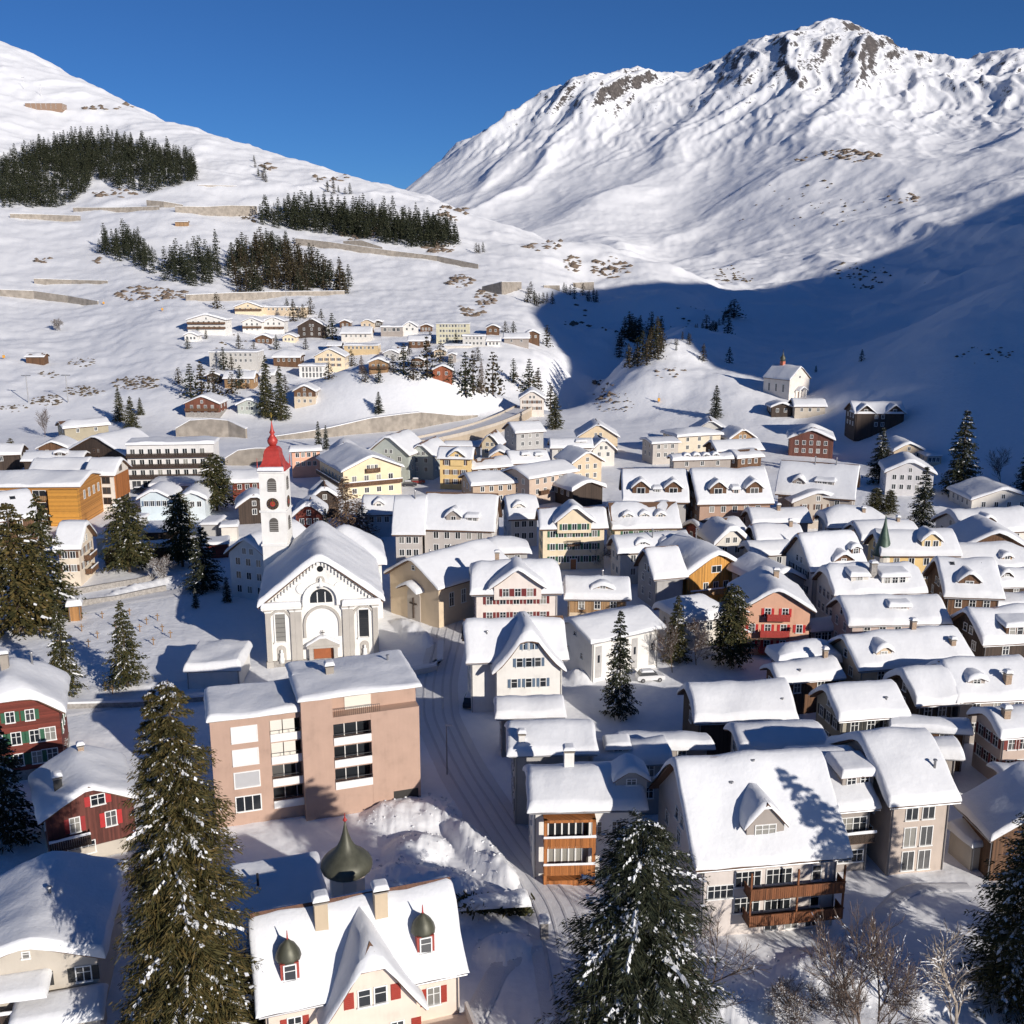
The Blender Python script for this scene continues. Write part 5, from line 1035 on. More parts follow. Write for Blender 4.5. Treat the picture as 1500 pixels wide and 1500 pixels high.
H = g('tall grey-green gable house with three attic windows', 536, 664, 600, 668, 8., GREENG, 637, 14, t=.5, wf=3, wr=4)
H = g('dark green-grey gable house right of the tall grey-green one', 595, 668, 636, 670, 7., GREENG, 648, 14, t=.6, wf=2)
H = h('yellow house with brown shutters and a front gable', 640, 672, 692, 673, 9., YEL, 651, 36, t=.5, sh=S_BROWN, wf=3, wl=3); wing(H, 0.6, -H.rf.hy-.3, 5, 5, 9.8, 2, None, 1, mat=YEL, base=7, wins=[(9.2, 1, 0)], win=(.9, 1.1))
H = h('long low roof right of the yellow house', 690, 688, 752, 683, 5.6, WBROWN, 668, 24, t=.6, wf=4)
H = h('brown flat-pitched hall left part, below the yellow house', 690, 712, 778, 706, 5.6, stucco((.45, .34, .25)), 688, 20, t=.6, wf=5)
H = h('tan block with balconies, right of the brown flat-pitched hall', 775, 702, 848, 690, 7.6, stucco((.55, .43, .34)), 676, 20, t=.6, wf=5, wr=2); [balcony(H, x, x+3, 3, 1, WBROWN, snow=False) for x in (-5, 1)]
H = g('dark barn with blue-shadowed roof right of the tan block', 838, 720, 888, 714, 4.6, WDARK, 703, 12, t=.7, wf=0, name='barn', cat='barn')
H = h('white house with dark left gable and four roof hatches', 806, 657, 870, 656, 6.8, PALE, 640, 34, t=.6, wf=4, wl=3); dormer(H, 3, .3, 3, .8, .3, kind='shed')
H = g('cream gable house with twin attic windows behind the white house', 845, 641, 908, 641, 5.6, stucco((.7, .56, .38)), 620, 14, t=.5, wf=2)
H = g('ochre gable house with dark shaded bay, centre of the far row', 838, 680, 886, 676, 6.4, SAND, 660, 12, t=.6, wf=3); 
H = g('small cream gable at the foot of the gorge', 866, 661, 904, 660, 5., OFFW, 642, 9, t=.5, wf=2)
H = h('grey hall with long snowy roof under the viaduct', 755, 635, 800, 632, 6.4, GREY, 615, 28, t=.5, wf=3, wl=2)
H = g('yellowish gambrel house under the viaduct wall', 702, 655, 732, 656, 5.6, stucco((.62, .52, .36)), 634, 10, t=.5, wf=2, flare=.75)
H = h('white cottage roof left of the gambrel house', 650, 655, 706, 655, 5., OFFW, 644, 28, t=.6, wf=3)
H = g('orange-tinted gable of a small house right of the yellow house', 716, 670, 748, 670, 5., stucco((.66, .44, .26)), 657, 10, t=.6, wf=1)
H = h('white roof with row of hatches right of the orange-tinted gable', 748, 680, 806, 677, 5.6, OFFW, 656, 36, t=.6, wf=4); dormer(H, -1, .4, 2, .7, .3, kind='shed'); dormer(H, 3, .3, 2, .7, .3, kind='shed')
H = h('flat-topped cream house in the right far row', 992, 640, 1060, 636, 6.6, stucco((.66, .58, .46)), 625, 14, t=.7, wf=3, hip=0.)
H = h('modern grey house with stacked flat roofs, right far row', 955, 650, 998, 648, 7., stucco((.48, .44, .4)), 640, 8, t=.5, wf=3)
H = g('small timber gable at the right end of the far row', 1068, 645, 1110, 643, 5., WTAN, 627, 10, t=.6, wf=2)
H = h('long white roof with skylight strips in front of the far row', 1050, 662, 1120, 659, 5.4, WBROWN, 641, 28, t=.6, wf=3)
H = h('row house roof with four small hatches above the grey dormer houses', 985, 675, 1075, 672, 6., TAUPE, 662, 26, t=.7, wf=3); [dormer(H, x, .2, 1.5, .7, .4) for x in (-5, -2, 1, 4)]
H = h('low wide roof right of the four-hatch roof', 1080, 672, 1120, 669, 5., WBROWN, 655, 22, t=.7, wf=3)
H = g('small pale gable left of the modern grey house', 1010, 635, 1072, 636, 5., PALE, 615, 12, t=.5, wf=2)
# far left of the village
H = h('orange timber hotel with long flat-pitched snow roof at the left edge', -60, 714, 117, 713, 9.6, wood((.42, .19, .045), False), 682, 14, t=.7, auto=False, cat='hotel', name='hotel', d=16, ov=.4)
for z in (7, 4, 1): [put_window(H, 'f', -H.wx+2.4+4.0*i, z, 3.0, 1.6, None, 'plain') for i in range(6)]; balcony(H, -H.wx, H.wx*.45, z-.5, 1.2, WTAN, snow=False)
m = MB(); m.box(H.wx*.5, H.wx-.02, -H.wy-1.6, -H.wy-.002, -2, 9.0, wood((.55, .26, .045), False)); m.build('stair_tower', H.root); window_row(H, 'r', 6, 4, 1.0, 2.0)
H = h('white hotel with brown window panels behind the orange hotel', 122, 697, 168, 697, 9.5, OFFW, 668, 30, t=.6, wf=2, frame=M_FRAMEB, auto=True, floors=3, cat='hotel', name='hotel', win=(1.9, 1.6), wr=4); m = MB(); m.box(H.wx, H.wx+.25, -H.wy+.5, H.wy-.5, 3, 9.2, WORANGE); m.build('timber_cladding', H.root)
H = h('long hotel roof left of the white hotel', 40, 693, 124, 692, 9., OFFW, 668, 26, t=.7, wf=4, cat='hotel', name='hotel')
H = house('long modern hotel with three dark balcony rows and flat snow roof', (183, 652), (313, 650), 13., stucco((.72, .7, .68)), 'F', ry=640, t=.7, auto=False, cat='hotel', name='hotel', z0=0)
for z in (10.2, 7.2, 4.2):
    balcony(H, -H.wx, H.wx, z-.6, 1.3, WDARK, snow=False); [put_window(H, 'f', -H.wx+1.6+2.4*i, z-.4, 1.2, 1.9, None, 'plain') for i in range(int(2*H.wx/2.4))]
[put_window(H, 'f', -H.wx+2+3*i, .6, 2.4, 2.0) for i in range(int(2*H.wx/3.2))]
H = g('dark timber farmhouse with big shadowed gable left of the modern hotel', 95, 662, 184, 668, 6.5, WDARK, 637, 18, t=.6, wf=3, frame=M_FRAMEB)
H = g('small brown gable left of the dark timber farmhouse', 52, 658, 100, 657, 4.6, WBROWN, 645, 12, t=.6, wf=2)
H = h('brown roof with hatch and black chimney at far left', 30, 676, 120, 675, 5.4, WDARK, 658, 24, t=.7, wf=2); dormer(H, 2, .4, 3, .8, .5)
H = h('long white barn roof with red end wall at the slope foot', 92, 628, 162, 622, 5., stucco((.34, .3, .22)), 612, 22, t=.6, wf=2, name='barn', cat='barn')
H = h('dark roof corner at the left edge beyond the orange hotel', -30, 668, 30, 666, 5., WDARK, 648, 26, t=.7, wf=1)
H = h('brown house roof low at the left edge below the orange hotel', -60, 772, 58, 757, 6., WBROWN, 718, 30, t=.7, wf=3); skylight(H, 4, .6, 1, 1)
H = h('white house with brown shutters and side balconies left of the pines', 78, 806, 118, 805, 7.6, stucco((.7, .6, .48)), 779, 38, t=.6, sh=S_BROWN, wf=2, wr=3, d=11); [balcony(H, -2.2, 2.2, z, 1.4, WBROWN, face='r') for z in (4.6, 1.8)]
H = g('small blue-white gable house, left of the pair by the station', 200, 732, 252, 731, 5.4, stucco((.56, .64, .68)), 716, 11, t=.6, wf=4, sh=S_BLUE)
H = g('small blue-white gable house, right of the pair by the station', 258, 733, 303, 732, 5.2, stucco((.6, .66, .68)), 718, 12, t=.7, wf=3)
shed('long flat snow roof in front of the modern hotel', (218, 712), (300, 711), 4, 10, TAUPE, t=.7, name='shop', cat='building')
shed('station platform canopy with blue-shadowed snow, left section', (138, 788), (166, 788), 4.5, 22, GREY, t=.6, name='platform_canopy', cat='canopy')
shed('station platform canopy with blue-shadowed snow, right section', (208, 780), (262, 778), 4.2, 9, WDARK, t=.6, name='platform_canopy', cat='canopy')
shed('low snowy carport behind the two pines', (150, 805), (262, 800), 3.6, 5, WDARK, t=.5, name='carport', cat='shed')
shed('white bus shelter with snow roof right of the pines', (322, 772), (348, 771), 3.4, 4, OFFW, t=.5, name='bus_shelter', cat='shelter')
shed('low reddish shed behind the bus shelter', (300, 798), (335, 796), 3.2, 6, WRED, t=.5)
shed('grey snow-topped garage right of the two pines', (292, 768), (318, 768), 3.4, 8, GREY, t=.6, name='garage', cat='garage')
# ---------------------------------------------------------------- hamlet on the slope, chapel hill
def hill(label, x0, x1, yb, ye, wall, kind='G', pitch=28, dy=0, d=None, **k):
    """house on a slope: photo columns of its front, photo row of the foot and of the eave"""
    p = hit((x0+x1)/2, yb); q = min((abs(project((p[0], p[1], p[2]+e))[1]-ye), e) for e in np.arange(1.5, 30, .1))[1]
    k.setdefault('t', .7); k.setdefault('ov', .6)
    return house(label, (x0, ye+dy/2), (x1, ye-dy/2), q, wall, kind, pitch=pitch, d=d, z0=p[2], far=True, **k)
H = hill('white terraced chalet with balconies, leftmost of the hamlet', 272, 331, 488, 469, WHITE, d=14, wf=6, pitch=16); [balcony(H, -H.wx, H.wx, z, 1.3, WBROWN, snow=False) for z in (3, 5.6)]
H = hill('broad-gabled chalet at the top of the hamlet', 342, 384, 461, 450, CREAM, d=14, wf=4, pitch=20); balcony(H, -H.wx, H.wx, 2.6, 1.2, WBROWN, snow=False)
H = hill('white double chalet in the upper hamlet, left unit', 353, 384, 487, 472, WHITE, d=12, wf=3, pitch=24); balcony(H, -H.wx, H.wx, 3, 1.2, WBROWN, snow=False)
H = hill('white double chalet in the upper hamlet, right unit', 384, 417, 487, 471, WHITE, d=12, wf=3, pitch=22); balcony(H, -H.wx, H.wx, 3, 1.2, WBROWN, snow=False)
hill('long beige block behind the top chalet of the hamlet', 384, 448, 463, 450, SAND, 'F', d=12, wf=8)
hill('dark-gabled barn right of the double chalet', 434, 478, 494, 479, WDARK, d=14, wf=3, pitch=30)
hill('flat-roofed house with bushes on its roof, beside dark spruces', 305, 377, 542, 516, stucco((.5, .48, .45)), 'F', d=14, wf=8)
hill('brown house with hipped roof in the middle hamlet', 398, 440, 538, 524, WBROWN, 'S', d=12, wf=4, hip=.3)
hill('white pillared building below the brown hipped house', 437, 476, 553, 536, WHITE, 'F', d=10, wf=6, win=(.9, 2.2))
hill('cream gabled guest house in the middle hamlet', 459, 506, 543, 523, CREAM, d=15, wf=4, pitch=28, sh=S_BROWN)
hill('low timber hall under the dark spruces', 326, 372, 568, 555, WTAN, 'S', d=10, wf=5)
hill('chalet with brown upper floor beside the knoll', 428, 463, 597, 574, stucco((.6, .5, .38)), d=10, wf=3, pitch=30, split=(4.5, WBROWN))
H = hill('red-brown chalet on a stone base above the curved wall', 268, 322, 613, 592, wood((.17, .06, .035)), d=13, wf=4, pitch=24, plinth=(2.2, M_STONE)); balcony(H, -H.wx, H.wx, 3, 1.2, WBROWN, snow=False)
hill('grey-green house in shade behind the curved wall', 345, 384, 608, 594, GREENG, d=11, wf=4, pitch=26)
hill('small brown barn alone on the ski slope', 35, 64, 534, 523, WBROWN, 'S', d=7, auto=False, name='barn', cat='barn', t=.4)
hill('small stone hut below the upper retaining wall', 255, 275, 333, 325, WTAN, 'S', d=6, auto=False, name='hut', cat='hut', t=.4)
hill('brown mountain station building high on the left ridge', 36, 90, 161, 151, stucco((.3, .2, .14)), 'F', d=18, wf=6, name='building', cat='building')
hill('tiny brown house at the upper edge of the hamlet', 496, 514, 481, 473, WBROWN, d=9, wf=2)
hill('white-roofed house left of the modern dark house', 498, 544, 502, 489, OFFW, 'S', d=13, wf=5)
hill('small tan house behind the white-roofed house', 527, 548, 482, 473, SAND, d=9, wf=2)
hill('dark modern house with glass front in the upper hamlet', 557, 590, 495, 479, TAUPE, 'F', d=11, wf=4, win=(1.6, 1.8))
hill('white gable house right of the dark modern house', 588, 612, 492, 479, WHITE, d=10, wf=2, pitch=34)
hill('flat ochre block with balcony strip in the hamlet', 503, 554, 520, 506, stucco((.56, .42, .24)), 'F', d=12, wf=7)
H = hill('timber chalet with balcony below the ochre block', 538, 570, 549, 532, WTAN, d=10, wf=3, pitch=24); balcony(H, -H.wx, H.wx, 2.6, 1.2, WBROWN, snow=False)
hill('red timber chalet among spruces right of the hamlet', 632, 664, 560, 543, wood((.3, .09, .04)), d=10, wf=2, pitch=28)
hill('tall pale yellow apartment block, largest of the hamlet', 638, 688, 503, 474, stucco((.6, .56, .4)), 'F', d=12, wf=9, floors=5, t=.4)
hill('grey-white house below the yellow apartment block', 677, 711, 510, 492, PALE, 'F', d=9, wf=5)
hill('low brown house left of the yellow apartment block', 597, 630, 509, 500, WBROWN, 'S', d=9, wf=3)
hill('brown house right of the yellow apartment block', 711, 733, 491, 481, WBROWN, d=9, wf=2)
hill('low farmhouse at the shadow edge of the gorge', 737, 776, 504, 496, TAUPE, 'S', d=10, wf=2)
hill('brown gable beside the low farmhouse at the gorge', 769, 792, 502, 490, WBROWN, d=9, wf=2)
hill('small brown gable between the spruces', 655, 669, 533, 520, TAUPE, d=8, wf=1)
hill('long low white garage in the hamlet', 650, 690, 512, 506, OFFW, 'F', d=7, wf=5)
hill('tall white house at the end of the viaduct', 760, 799, 611, 585, stucco((.66, .6, .54)), d=11, wf=4, pitch=34, sh=S_BROWN)
H = hill('white hilltop chapel with red onion turret', 1157, 1188, 581, 556, stucco((.7, .64, .58)), d=15, dy=2.6, pitch=40, auto=False, t=.4, ov=.4, name='chapel', cat='chapel')
window_row(H, 'l', 2.5, 3, .9, 3.2); window_row(H, 'f', H.h+.6, 1, .9, .9); r2 = Roof('G', 2.6, 1.4, 1.6); m = MB()
for x in (-2, 2): m.box(x-.2, x+.2, -H.wy-2.2, -H.wy-1.8, -2, 3.2, WHITE)
q = m.build('porch', H.root); link('snow', snow_cap(lambda a, b: r2.z(a, b, .3), -2.6, 2.6, -1.4, 1.4, .4), q, (0, -H.wy-1.2, 3.3)); door(H, 0, 1.4, 2.6)
z = H.h+H.rf.rise; m = MB(); m.box(-.8, .8, -.2+2, 1.4+2, z-1.5, z+1.6, stucco((.5, .16, .1))); t_ = m.build('turret', H.root); m = MB(); m.lathe([(1.2, z+1.5), (1.0, z+2.2), (1.15, z+2.9), (.5, z+3.8), (.15, z+4.8), (.05, z+6.5)], M_COPPER, 10, 0, 2.6); m.build('onion_roof', t_, True)
hill('barn with white roof just below the hilltop chapel', 1163, 1212, 611, 596, stucco((.5, .44, .36)), 'S', d=9, wf=3, pitch=32, name='barn', cat='barn')
hill('small dark chalet below the hilltop chapel', 1129, 1162, 611, 597, WDARK, d=9, wf=2, pitch=24)
H = hill('dark half-timbered house with twin gables on the shaded slope', 1252, 1328, 634, 606, WDARK, 'S', d=12, wf=6, pitch=30, t=.4); [wing(H, x, -H.rf.hy-.2, H.W*.4, H.rf.hy+1, H.h, 3.2, mat=WDARK, t=.4, wins=[(H.h+.2, 1, 0)], win=(1.1, 1.2)) for x in (-H.W*.28, H.W*.28)]
hill('pale house with tall gable window on the shaded slope', 1308, 1357, 683, 662, SAND, d=13, wf=5, pitch=30); hill('flat wing right of the pale shaded house', 1357, 1381, 683, 668, SAND, 'F', d=9, wf=3)
hill('white three-storey gable house below the pale shaded house', 1296, 1372, 727, 694, stucco((.62, .6, .6)), d=14, dy=-3, wf=5, pitch=28)
hill('red-brown boarded house at the edge of the shadow', 1154, 1224, 670, 644, wood((.14, .05, .035)), d=14, dy=-2.5, wf=5, pitch=24)
hill('wide shaded chalet at the right edge below the dark spruce', 1422, 1520, 752, 733, OFFW, d=15, wf=4, pitch=20)
for (lb, a, b, yb, ye, wl_, kd) in (('small white chalet at the left end of the hamlet', 268, 290, 500, 492, WHITE, 'G'), ('brown cottage under the white double chalet', 372, 398, 505, 496, WBROWN, 'G'), ('cream cottage right of the double chalet', 412, 434, 503, 494, CREAM, 'G'), ('dark cottage behind the cream guest house', 478, 500, 516, 507, WDARK, 'S'), ('white cottage left of the ochre block', 480, 502, 531, 523, WHITE, 'G'),
        ('grey chalet right of the ochre block', 560, 585, 528, 518, GREY, 'G'), ('brown chalet above the red timber chalet', 600, 622, 538, 528, WBROWN, 'G'), ('pale chalet left of the red timber chalet', 572, 596, 524, 515, PALE, 'S'), ('tan chalet under the yellow apartment block', 634, 654, 524, 515, SAND, 'G'), ('white cottage right of the grey-white house', 712, 734, 508, 500, WHITE, 'S'), ('dark hut on the hamlet\'s upper edge', 546, 560, 478, 472, WDARK, 'G'), ('brown hut above the yellow apartment block', 614, 634, 486, 479, WBROWN, 'G'), ('grey cottage below the flat-roofed house with roof bushes', 378, 402, 560, 550, GREY, 'S'), ('brown farm cottage left of the low timber hall', 300, 324, 560, 551, WDARK, 'G')):
    hill(lb, a, b, yb, ye, wl_, kd, d=9, wf=3, pitch=26)
# ---------------------------------------------------------------- retaining walls, viaduct
def wall_line(label, pts, thick=1.0, mat=None, snow=True, name='retaining_wall', ground=None):
    """pts: (column, row of the foot, row of the top) in the photo"""
    P = []
    for (px, yb, yt) in pts:
        p = hit(px, yb) if ground is None else at_z(px, yb, ground); P.append((p[0], p[1], p[2], min((abs(project((p[0], p[1], p[2]+e))[1]-yt), e) for e in np.arange(.4, 22, .1))[1]))
    P = np.array(P); n = len(P); c = P[:, :3].mean(0); o = empty(name, c, 0, label, 'wall'); Q = []
    for i in range(n-1):
        for t in np.linspace(0, 1, 5)[:4 if i < n-2 else 5]: Q.append(P[i]*(1-t)+P[i+1]*t)
    Q = np.array(Q); T = np.gradient(Q[:, :2], axis=0); T /= np.linalg.norm(T, axis=1)[:, None]+1e-9; Nn = np.stack([-T[:, 1], T[:, 0]], -1); Nn *= np.sign(Nn[:, 1:2]+1e-9)
    def strip(f0, f1, za, zb, mat, nm, par, sm=False):
        V = []
        for q, nn in zip(Q, Nn):
            a, b = q[:2]+nn*f0, q[:2]+nn*f1; V += [(a[0], a[1], za(q)), (a[0], a[1], zb(q)), (b[0], b[1], zb(q)), (b[0], b[1], za(q))]
        V = np.array(V)-c; F = []
        for i in range(len(Q)-1):
            for j in range(4): k = (j+1) % 4; F.append((i*4+j, i*4+4+j, i*4+4+k, i*4+k))
        me = bpy.data.meshes.new(nm); L = (len(Q)-1)*4; me.from_pydata(V.tolist(), [], F+[(0, 1, 2, 3), (L+3, L+2, L+1, L)]); me.materials.append(mat); me.update(); return link(nm, me, par)
    strip(0, thick, lambda q: q[2]-4, lambda q: q[2]+q[3], mat or M_CONC, 'masonry', o)
    if snow: strip(-.08, thick+.4, lambda q: q[2]+q[3]+.002, lambda q: q[2]+q[3]+.3, M_SNOW, 'snow', o)
    return o
wall_line('long brown retaining wall curving round the foot of the knoll', KWALL, 1.2, ground=0.)
wall_line('curved grey wall below the red-brown chalet', [(258, 640, 628), (280, 640, 616), (310, 640, 614), (335, 640, 616), (360, 642, 628)], 1.0)
wall_line('dim concrete wall beneath the sledge ramp left of the tower', [(330, 682, 672), (350, 682, 660), (375, 682, 657), (400, 682, 657)], 1.0)
for lb, pts in (('short retaining wall at the far left of the slope', [(15, 319, 313), (60, 321, 314), (118, 322, 316)]), ('thin wall line above the lower forest, left', [(107, 308, 304), (170, 307, 304), (233, 306, 302)]), ('upper retaining wall by the first road bend', [(215, 302, 293), (240, 303, 295), (268, 304, 300)]),
                ('long tan retaining wall below the upper forest', [(257, 314, 302), (300, 316, 303), (340, 315, 301), (377, 314, 302)]), ('brown bank line crossing the left slope', [(0, 435, 424), (50, 438, 426), (100, 442, 433), (143, 446, 441)]), ('faint wall above the brown bank line', [(50, 415, 408), (105, 415, 410), (157, 415, 411)]),
                ('road wall under the lower forest', [(273, 442, 432), (340, 439, 429), (420, 435, 427), (505, 432, 426)]), ('tan road wall between the two forests', [(433, 358, 349), (480, 365, 354), (530, 371, 361), (580, 376, 368), (640, 383, 375), (700, 394, 387)]), ('curved cutting above the tan road wall', [(503, 362, 353), (530, 366, 352), (560, 370, 362)]),
                ('fan-shaped wall at the edge of the gorge', [(706, 424, 420), (735, 432, 413), (764, 426, 413)]), ('tunnel portal wall at the shadow edge', [(797, 424, 418), (820, 426, 418)]), ('wall beneath the solitary spruces on the upper slope', [(290, 278, 272), (347, 278, 273)]), ('wall below the road gallery near the gorge', [(840, 418, 414), (870, 420, 413)])):
    wall_line(lb, pts, .8)
def viaduct():
    pts = [(560, 652), (620, 645), (670, 634), (715, 621), (745, 609), (770, 596)]; Q = np.array([at_z(a, b, 3.5)[:2] for a, b in pts]); S = np.linspace(0, 5, 60)
    Q = np.stack([np.interp(S, range(6), Q[:, i]) for i in (0, 1)], -1)
    for _ in range(8): Q[1:-1] = (Q[:-2]+2*Q[1:-1]+Q[2:])/4
    T = np.gradient(Q, axis=0); T /= np.linalg.norm(T, axis=1)[:, None]; Nn = np.stack([-T[:, 1], T[:, 0]], -1)
    o = empty('viaduct', (Q[30][0], Q[30][1], 0), 0, 'curved road viaduct with pale parapet below the knoll', 'viaduct'); c = np.array([Q[30][0], Q[30][1], 0])
    def loft(prof, mat, nm):
        V = np.array([[(q[0]+n_[0]*a, q[1]+n_[1]*a, z) for a, z in prof] for q, n_ in zip(Q, Nn)])-c; k = len(prof)
        F = [(i*k+j, (i+1)*k+j, (i+1)*k+(j+1) % k, i*k+(j+1) % k) for i in range(59) for j in range(k)]
        me = bpy.data.meshes.new(nm); me.from_pydata(V.reshape(-1, 3).tolist(), [], F); me.materials.append(mat); me.update(); link(nm, me, o)
    loft([(-4, -2), (-4, 3.4), (4, 3.4), (4, -2)], stucco((.4, .33, .25)), 'embankment_wall'); loft([(-4.3, 3.2), (-4.3, 4.4), (-4.0, 4.4), (-4.0, 3.2)], stucco((.5, .44, .37)), 'parapet'); loft([(4.0, 3.2), (4.0, 4.3), (4.3, 4.3), (4.3, 3.2)], stucco((.5, .44, .37)), 'parapet'); loft([(-3.95, 3.42), (-3.95, 3.5), (3.95, 3.5), (3.95, 3.42)], M_ROAD, 'roadway')
viaduct()
wall_line('upper stone river wall left of the pines', [(100, 873, 865), (150, 864, 856), (200, 856, 848), (228, 849, 841)], .6, M_STONE, False, ground=0., name='river_wall')
wall_line('lower stone river wall near the kiosk', [(118, 888, 880), (170, 880, 873), (210, 872, 865), (244, 865, 858)], .6, M_STONE, False, ground=0., name='river_wall')
wall_line('churchyard wall behind the snowy forecourt path', [(92, 1040, 1031), (200, 1036, 1028), (300, 1028, 1020), (380, 1016, 1008)], .5, M_STONE, ground=0., name='garden_wall')
wall_line('snow-topped forecourt wall right of the church', [(562, 995, 986), (600, 992, 983), (640, 985, 975), (642, 950, 941)], .5, PALE, ground=0., name='garden_wall')
# ---------------------------------------------------------------- forest and trees
rng = np.random.RandomState(5)
def scatter(poly, n, mind):
    poly = np.array(poly, float); out = []; lo, hi_ = poly.min(0), poly.max(0); tries = 0
    while len(out) < n and tries < 20000:
        tries += 1; p = lo+(hi_-lo)*rng.rand(2); x, y = p; ins = False; j = len(poly)-1
        for i in range(len(poly)):
            if (poly[i][1] > y) != (poly[j][1] > y) and x < (poly[j][0]-poly[i][0])*(y-poly[i][1])/(poly[j][1]-poly[i][1])+poly[i][0]: ins = not ins
            j = i
        if ins and all((x-a)**2+((y-b)*1.6)**2 > mind**2 for a, b in out): out.append((x, y))
    return out
FK = ['far0', 'far1', 'far2']
def forest(poly, n, mind, label, group, hpx=(20, 32)):
    for i, (x, y) in enumerate(scatter(poly, n, mind)):
        p = hit(x, y); sc_ = 1500/(p[1]*CP); plant_tree(FK[i % 3], p, (hpx[0]+(hpx[1]-hpx[0])*rng.rand())/sc_, label, group, rz=rng.rand()*6.28, wide=1.2)
L3 = 'dark spruce in the lower forest just above the hamlet'; G3 = 'lower forest on the left slope'
LOWF = [([(145, 362), (195, 352), (240, 385), (238, 402), (215, 405), (190, 388), (145, 370)], 60, 4, (22, 32)), ([(235, 400), (262, 385), (318, 372), (325, 410), (300, 420), (240, 420)], 60, 4, (26, 36)), ([(388, 362), (420, 360), (430, 372), (395, 372)], 14, 5, (22, 30))]
forest([(330, 395), (365, 372), (400, 365), (440, 385), (518, 420), (515, 430), (420, 432), (345, 432)], 120, 4.5, L3, G3, (26, 40))
MIDF = ([(378, 322), (420, 310), (500, 318), (560, 318), (640, 335), (672, 355), (668, 362), (600, 362), (560, 358), (520, 348), (440, 338), (385, 330)], 330, 4, (18, 34))
def forest_mass(polys, name, label):
    VV, FF, MI, k = [], [], [], 0; me = [tree_kind(q)[1] for q in FK]; vs = []
    for m in me:
        v = np.empty(len(m.vertices)*3, np.float32); m.vertices.foreach_get('co', v); vs.append(v.reshape(-1, 3))
    for poly, n, mind, hp in polys:
        for i, (x, y) in enumerate(scatter(poly, n, mind)):
            p = hit(x, y); s = (hp[0]*.62+(hp[1]*1.1-hp[0]*.62)*rng.rand())/(1500/(p[1]*CP))/15; a = rng.rand()*6.28; v = vs[i % 3]
            VV.append(np.stack([(v[:, 0]*math.cos(a)-v[:, 1]*math.sin(a))*s+p[0], (v[:, 0]*math.sin(a)+v[:, 1]*math.cos(a))*s+p[1], v[:, 2]*s+p[2]], -1))
    V = np.concatenate(VV); tag(link(name, np_mesh(name, V, np.arange(len(V)).reshape(-1, 4), [M_NEEDLED])), label, 'forest', kind='stuff')
forest_mass([([(0, 245), (60, 225), (130, 205), (135, 262), (125, 288), (70, 302), (0, 303)], 420, 3.6, (16, 27)), ([(130, 208), (200, 212), (285, 235), (290, 272), (215, 282), (172, 278), (130, 262)], 330, 3.6, (16, 27))], 'upper_forest', 'dense dark spruce wood on the upper left slope')
forest_mass(LOWF, 'lower_forest', 'left part of the dark spruce wood above the hamlet')
forest_mass([MIDF], 'middle_forest', 'dark spruce wood in a band below the left skyline')
def trees(rows, kinds, label_fn=None):
    for r in rows:
        px, yb, yt, kd, lb = r[:5]; p = hit(px, yb); hgt = min((abs(project((p[0], p[1], p[2]+e))[1]-yt), e) for e in np.arange(1, 45, .2))[1]
        plant_tree(kd, p, hgt, lb, r[5] if len(r) > 5 else None, wide=(r[6] if len(r) > 6 else 1.)*(1.45 if kd.startswith('far') else 1.1))
GH = 'spruces around the hamlet'; LH = 'dark spruce standing among the hamlet houses'
